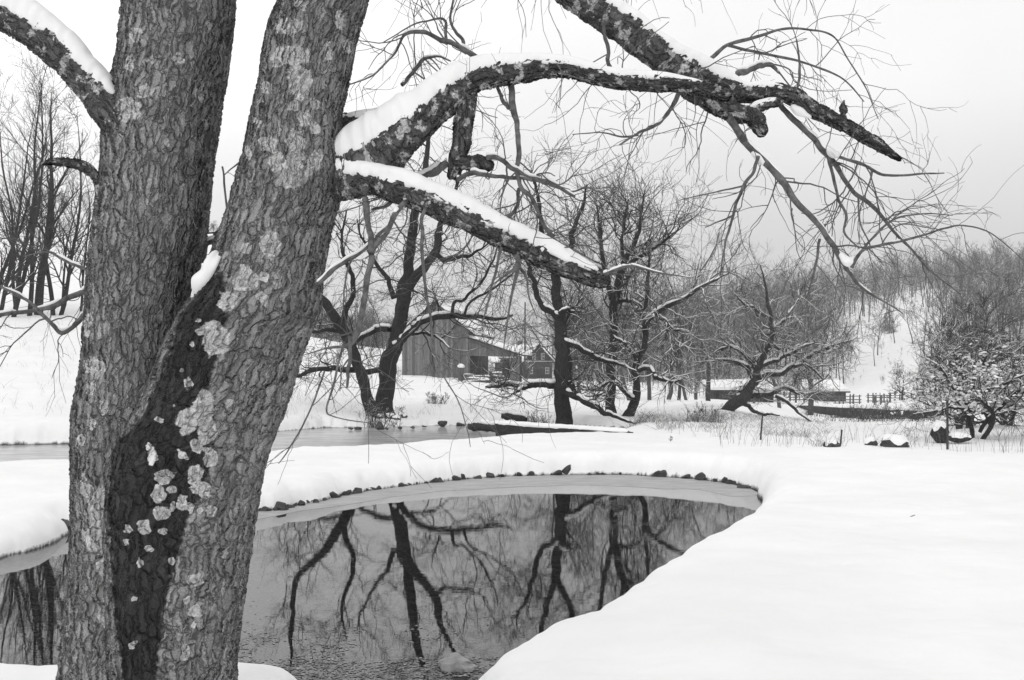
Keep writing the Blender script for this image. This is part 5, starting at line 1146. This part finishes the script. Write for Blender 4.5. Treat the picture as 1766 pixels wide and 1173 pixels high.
# tall clump at the top of the left bank
for i, (px, D, H, r, st, lab) in enumerate([
  (66, 60, 16.5, .27, 1, 'thickest trunk of the tall bare clump on the left bank, leaning right'),
  (40, 59, 15.5, .16, 2, 'double-stemmed slender tree just left of the thickest trunk on the left bank'),
  (96, 61, 14, .15, 2, 'slim twin tree just right of the thickest trunk on the left bank'),
  (18, 62, 15, .15, 2, 'slender bare tree second from the left edge on the left bank'),
  (-12, 58, 13.5, .14, 2, 'bare tree at the very left edge of the view on the bank'),
  (124, 63, 11, .10, 2, 'small twiggy tree nearest the big trunk on the left bank')]):
    place_tree('bare_tree', lab, at(px, D), 300 + i, H, r, M_WBARK, M_WTWIG, .12, 'bare trees on the left bank', stems=st, spread=.07, lean=.09 if i == 0 else .02, k=(20, 5, 4), upw=.09, first=.12, ang=38, l1=.30)
# softer trees behind the willows, right of the barn
MID = [(1010, 66, 13, .16, 'grey bare tree behind the tall straight willow, right'), (1120, 62, 12.5, .2, 'thick grey trunk behind the crooked willow'), (1150, 70, 14, .2, 'tall pale bare tree right of the crooked willow, farther back'),
 (1178, 64, 10, .15, 'shorter bare tree left of the slim utility pole'), (1200, 84, 13, .18, 'bare tree directly behind the slim utility pole'), (905, 135, 11, .16, 'hazy bare tree behind the dark house roof'),
 (1088, 58, 12, .15, 'grey bare tree seen between the slender and the crooked willow'), (1345, 86, 12, .22, 'bushy tree behind the apple tree crown, upper right'), (1400, 74, 11.5, .34, 'tall broad tree with dense drooping crown, left of the flat shed'),
 (1040, 80, 12, .15, 'fine-twigged tree behind the slender willow, left side'), (985, 90, 11, .14, 'faint bare tree close behind the tall straight willow'), (1240, 120, 13, .2, 'hazy tree above the left end of the long low shed'),
 (620, 118, 8, .12, 'pale bare tree on the field edge behind the leaning willow stem'), (575, 122, 7.5, .12, 'pale bare tree at the field edge left of the twin willow'), (1300, 105, 12, .18, 'twiggy tree rising behind the leaning apple tree')]
for i, (px, D, H, r, lab) in enumerate(MID):
    place_tree('bare_tree', lab, at(px, D), 340 + i, H, r * .8, M_FARTREE, M_SNTWIG if i % 2 else M_FARTREE, .2, 'bare trees behind the willows', k=(22, 6, 4), upw=.06, first=.15, ang=46, l1=.40, spread=.14, wig=.15, stems=1 + (i % 3 == 0))
place_tree('small_tree', 'tiny round-headed bare tree beyond the rail fences on the right', at(1556, 128), 371, 5.2, .16, M_WBARK, M_WTWIG, 0, None, k=(20, 6, 5), upw=.0, first=.3, ang=60, l1=.55, rmin=(.02, .014, .011))
place_tree('dark_thicket_tree', 'dense dark twiggy tree just behind the thorn bush', at(1672, 33.5), 372, 4.6, .12, M_WTWIG, M_WTWIG, .15, None, k=(22, 7, 6), upw=.03, first=.1, ang=50, l1=.5, stems=3, spread=.35)
place_tree('dark_thicket_tree', 'lower dark thicket behind the thorn bush, toward the right edge', at(1745, 34.5), 373, 3.8, .1, M_WTWIG, M_WTWIG, .15, None, k=(22, 7, 6), upw=.03, first=.1, ang=50, l1=.5, stems=3, spread=.35)
place_tree('bare_tree', 'bare tree with a twisted trunk left of the thorn bush, by the lane', at(1610, 70), 374, 5.5, .14, M_FARTREE, M_FARTREE, .2, None, k=(18, 6, 4), upw=.03, first=.2, ang=50, l1=.45)
# small brushy shrubs
for i, (px, D, H, lab) in enumerate([(650, 38.2, 1.5, 'small leafless shrub growing at the foot of the twin willow'), (925, 40, 1.1, 'low pale brush left of the tall straight willow'), (1210, 36, 1.0, 'low twiggy brush in the snow beside the mound, centre right'),
     (1000, 37.2, 1.0, 'low grey brush right of the tall straight willow'), (1480, 66, 1.4, 'dark brush on the stream bank below the lane kerb'), (1530, 60, 1.3, 'dark brush under the right half of the lane kerb'), (745, 46, .8, 'tiny tuft of twigs on the bank below the barn')]):
    place_tree('shrub', lab, at(px, D), 400 + i, H, .018, M_WTWIG, M_SNTWIG, .0, None, 'shrub', stems=14, spread=.38, k=(6, 4, 2), upw=.03, first=.1, ang=35, l1=.45, rmin=(.008, .006, .005))
# young spruces on the hillside clearing
def conifer(px, D, H, lab):
    rng = RS(int(px)); t = thing('young_spruce', lab, 'tree', at(px, D), 'young spruces on the clearing')
    a = Tubes(); a.batch(np.array([[[0, 0, -.2], [0, 0, H * .5], [0, 0, H]]]), np.array([[.09, .05, .01]]), 6); a.obj('trunk', M_WBARK, t)
    n = 150; z = rng.uniform(.08, .97, n); L = (1 - z) * H * .30 + .1; th = rng.uniform(0, 6.28, n)
    p = np.zeros((n, 5, 3)); u = np.linspace(0, 1, 5)[None, :]; p[:, :, 0] = np.cos(th)[:, None] * u * L[:, None]; p[:, :, 1] = np.sin(th)[:, None] * u * L[:, None]; p[:, :, 2] = (z * H)[:, None] - u * L[:, None] * .35 + .1 * u ** 2
    b = Tubes(); b.batch(p, np.full((n, 5), .05) * np.linspace(1.2, .4, 5)[None] * 1.3, 4, flat=.4); q, r = spawn(rng, p, np.full((n, 5), .04), 4, (.2, 1), (50, 12), (.25, .6), True, (.8, 1), .03, .1, 0, 3, .5); b.batch(q, r, 3); b.obj('crown', M_SNTWIG, t)
conifer(1459, 196, 4.6, 'young spruce alone on the left of the snowy hillside clearing')
conifer(1534, 205, 5.0, 'young spruce higher and right of the other on the clearing')
conifer(1527, 212, 3.6, 'smallest young spruce, beside the right-hand one on the clearing')

# ---------------------------------------------------------------- wooded slopes
protos = []
for i in range(6):
    H = [11, 12.5, 10, 13, 9, 12][i]
    G = gen_tree(500 + i, H, .115, spread=.05, k=(20, 5, 4), upw=.05, first=.25 if i % 2 else .38, ang=48, l1=.36, rmin=(.026, .018, .013))
    tb = Tubes(); tb.batch(*G[0], 6); tb.batch(*G[1], 3); tb.batch(*G[2], 3); tb.batch(*G[3], 3)
    V = np.concatenate(tb.V); F = np.concatenate(tb.F); protos.append((V, F, H))
lows = []
for i in range(5):
    H = [11, 12, 9.5, 13, 10][i]
    G = gen_tree(520 + i, H, .12, spread=.05, k=(18, 7, 0), upw=.05, first=.22, ang=48, l1=.37, rmin=(.034, .024, .02))
    tb = Tubes(); tb.batch(G[0][0][:, ::3], G[0][1][:, ::3], 4); tb.batch(G[1][0][:, ::2], G[1][1][:, ::2], 3); tb.batch(G[2][0][:, ::2], G[2][1][:, ::2], 3)
    lows.append((np.concatenate(tb.V), np.concatenate(tb.F)))
rg = RS(77)
def density(px, D):
    clear = vn(np.array([px * .006 + D * .02]), np.array([D * .035]), seed=12)[0]
    if 1440 < px < 1620 and 150 < D < 232: return 0.05
    if px > 1590 and 145 < D < 265: return .55
    if 1545 < px < 1610 and 228 < D < 262: return .08
    if px > 1120 and D > 165: return 1.0 if clear > .3 else .5
    if 960 < px <= 1120 and D > 150: return .7
    return 0
cand = []
while len(cand) < 1250:
    px, D = rg.uniform(960, 1860), math.exp(rg.uniform(math.log(150), math.log(350)))
    if rg.rand() < density(px, D): cand.append((D, px))
cand.sort(); near = cand[:270]; farr = cand[270:]
M_HILL = M_FARTREE; first = {}
for i, (D, px) in enumerate(near):
    k_ = i % 6; s = float(rg.choice([.6, .8, .95, 1.05, 1.2])) * rg.uniform(.9, 1.1)
    if k_ not in first:
        o = mesh_obj('hillside_tree', protos[k_][0], protos[k_][1], M_HILL); first[k_] = o
    else: o = first[k_].copy(); link(o)
    o.location = at(px, D); o.rotation_euler = (0, 0, rg.uniform(0, 6.28)); o.scale = (s, s, s)
    tag(o, 'slim bare tree in the snowy wood on the hillside beyond the lane', 'tree', 'slim bare trees on the hillside')
VV, FF, nv = [], [], 0
def scatter(px, D, s):
    global nv
    V, F = lows[rg.randint(5)]; a = rg.uniform(0, 6.28); c, sn = math.cos(a), math.sin(a)
    W = np.column_stack([V[:, 0] * c - V[:, 1] * sn, V[:, 0] * sn + V[:, 1] * c, V[:, 2]]) * s + np.array(at(px, D))
    VV.append(W); FF.append(F + nv); nv += len(W)
for D, px in farr: scatter(px, D, rg.choice([.6, .85, 1.0, 1.2]) * rg.uniform(.9, 1.1))
tag(mesh_obj('hill_woods', np.concatenate(VV), np.concatenate(FF), M_HILL), 'mass of bare woods along the hill crest behind the snowy clearing', 'woods', kind='stuff')
VV, FF, nv = [], [], 0
for q in range(330): scatter(rg.uniform(520, 720), rg.uniform(128, 165), rg.uniform(.25, .5))
tag(mesh_obj('field_hedge', np.concatenate(VV), np.concatenate(FF), M_HILL), 'low hedge of grey brush along the top of the snowfield behind the barn', 'hedge', kind='stuff')
VV, FF, nv = [], [], 0
for q in range(420):
    px = rg.uniform(830, 1180)
    if px < 960 and q % 3: continue
    scatter(px, math.exp(rg.uniform(math.log(215), math.log(330))), rg.uniform(.3, .5) if px < 975 else rg.uniform(.5, .9))
tag(mesh_obj('valley_woods', np.concatenate(VV), np.concatenate(FF), M_HILL), 'grey woods filling the valley behind the dark house', 'woods', kind='stuff')
VV, FF, nv = [], [], 0
for q in range(620):
    px = rg.uniform(990, 1440); scatter(px, rg.uniform(115, 230), rg.uniform(.12, .40))
for q in range(70): scatter(rg.uniform(1440, 1610), rg.uniform(150, 235), rg.uniform(.05, .2))
for q in range(150): scatter(rg.uniform(1590, 1800), rg.uniform(110, 190), rg.uniform(.15, .35))
tag(mesh_obj('undergrowth', np.concatenate(VV), np.concatenate(FF), M_HILL), 'tangled grey undergrowth at the foot of the wooded hill', 'brush', kind='stuff')
VV, FF, nv = [], [], 0
for q in range(60): scatter(rg.uniform(330, 420), rg.uniform(149, 154), rg.uniform(.10, .18))
tag(mesh_obj('hilltop_hedge', np.concatenate(VV), np.concatenate(FF), M_HILL), 'thin hedge on the left hilltop seen between the two trunks', 'hedge', kind='stuff')
VV, FF, nv = [], [], 0
for q in range(900): scatter(rg.uniform(680, 1300), math.exp(rg.uniform(math.log(600), math.log(920))), rg.uniform(.35, .6))
tag(mesh_obj('mountain_woods', np.concatenate(VV), np.concatenate(FF), M_HILL), 'hazy wooded mountain side far behind the barn', 'woods', kind='stuff')

# ---------------------------------------------------------------- dry grass and weeds
def blades(name, label, spots, m, cat='weeds'):
    """spots: list of (px0, px1, D0, D1, count, height, radius, lean)"""
    rg = RS(len(label)); tb = Tubes()
    for a0, a1, d0, d1, k_, h, r, le in spots:
        px, D = rg.uniform(a0, a1, k_), rg.uniform(d0, d1, k_); x = (px - CX) * D / FPX
        cl_ = vn(x * .8, D * .8, seed=5); keep = rg.rand(k_) < sst(.40, .72, cl_) + .07; x, D = x[keep], D[keep]; n = len(x); z = height(x, D)
        H = h * rg.uniform(.4, 1.3, n); d = rg.normal(size=(n, 2)) * le; p = np.zeros((n, 5, 3)); u = np.linspace(0, 1, 5)[None, :]
        p[:, :, 0] = x[:, None] + d[:, :1] * (u ** 1.7) * H[:, None]; p[:, :, 1] = D[:, None] + d[:, 1:] * (u ** 1.7) * H[:, None]; p[:, :, 2] = z[:, None] - .05 + (H[:, None] + .05) * u * (1 - .25 * le * u)
        ok = (z > .02) | (D > 45); tb.batch(p[ok], r * np.linspace(1, .35, 5)[None] * rg.uniform(.6, 1.2, (ok.sum(), 1)), 3)
        q, rr = spawn(rg, p[ok][::4], np.full((len(p[ok][::4]), 5), r * .7), 2, (.5, 1), (35, 10), (.1, .3), True, (.6, .9), r * .4, .1, 0, 3, .6); tb.batch(q, rr, 3)
    o = tb.obj(name, m); return tag(o, label, cat, kind='stuff')
M_GRASS = simple('dry_grass', .14, .9, 2, .4)
blades('dry_grass', 'dry grey grass and weeds along the far bank and under the willows', [
    (985, 1130, 35, 39, 1300, .42, .005, .7), (860, 985, 37, 42, 500, .35, .005, .6), (1130, 1250, 31, 40, 1500, .3, .0035, .8), (1215, 1430, 29, 42, 3600, .24, .0032, .8),
    (480, 860, 38, 50, 900, .3, .004, .5), (0, 130, 31, 58, 260, .35, .004, .5), (470, 640, 36, 44, 350, .4, .004, .4)], M_GRASS)
blades('tall_weeds', 'tall dead weed stems standing in the snow right of the pond', [
    (1240, 1766, 21.5, 29, 330, .55, .004, .3), (1400, 1460, 22.8, 23.6, 240, .22, .004, .7), (1485, 1590, 23, 24, 420, .26, .004, .7), (1560, 1766, 22.5, 28, 240, .6, .004, .3), (1150, 1330, 26, 31, 160, .4, .004, .3)], M_GRASS)
blades('brush', 'dark brush and reeds along the stream below the lane kerb', [(1385, 1660, 52, 78, 1500, .75, .009, .5), (1450, 1610, 56, 74, 900, .8, .010, .5), (1420, 1620, 44, 54, 500, .5, .007, .6)], M_WTWIG)
# leaves and weed floating near the foot of the pond
rg = RS(3); tb = Tubes(); k_ = 4200
px, py = rg.uniform(380, 860, k_), 1173 - np.abs(rg.normal(0, 52, k_)) + 25
xy = np.array([gp(a, b) for a, b in zip(px, py)]); keep = (sdist(POND, xy[:, 0], xy[:, 1]) < -.04) & (vn(xy[:, 0] * 3, xy[:, 1] * 3, seed=8) > .38); xy = xy[keep]; n = len(xy)
th = rg.uniform(0, 6.28, n); L = rg.uniform(.004, .017, n); u = np.linspace(-1, 1, 4)[None]
p = np.zeros((n, 4, 3)); p[:, :, 0] = xy[:, :1] + np.cos(th)[:, None] * u * L[:, None]; p[:, :, 1] = xy[:, 1:] + np.sin(th)[:, None] * u * L[:, None]; p[:, :, 2] = .003
tb.batch(p, (L[:, None] * np.array([[.15, .75, .65, .1]])), 5, flat=.12)
tag(tb.obj('floating_leaves', simple('sodden_leaves', .22, .7, 9, .75)), 'sodden leaves and weed floating at the near foot of the pond', 'leaves', kind='stuff')
# stalks poking through the near snow
for px, py, ln, le, lab in ((1157, 764, 10, 1, 'small withered leaf cluster poking from the snow beyond the pond'), (1572, 893, 11, 12, 'single bent dry stalk lying on the smooth snow slope at the right')):
    D = (EYE - .42) * FPX / (py - HOR); x = (px - CX) * D / FPX; zz = hz(x, D); tb = Tubes(); rg = RS(px)
    G = np.array([[[x + le * .5 * D / FPX * (2 * u - 1), D, zz - .01 + ln * D / FPX * u * (.4 if le > 5 else 1)] for u in np.linspace(0, 1, 6)]])
    tb.batch(G, np.full((1, 6), .004), 5); 
    if le < 5:
        q, r = spawn(rg, G, np.full((1, 6), .004), 12, (.2, 1), (60, 20), (.04, .08), False, (1, 1.5), .006, .2, 0, 4, .4); tb.batch(q, r, 5)
    tag(tb.obj('dry_stalk', M_WTWIG, origin=G[0, 0]), lab, 'stalk')

# ---------------------------------------------------------------- the cold air
hm = bpy.data.materials.new('winter_haze'); hm.use_nodes = True; nt = hm.node_tree; nt.nodes.clear()
pv = nt.nodes.new('ShaderNodeVolumePrincipled'); pv.inputs['Density'].default_value = .0005; pv.inputs['Color'].default_value = (.95, .95, .95, 1); pv.inputs['Anisotropy'].default_value = .2
ho = nt.nodes.new('ShaderNodeOutputMaterial'); nt.links.new(pv.outputs[0], ho.inputs['Volume'])
tag(Bx().box(-1450, 1450, -1450, 1450, -4, 95).obj('haze', hm), 'pale winter haze filling the valley air', 'haze', kind='stuff')
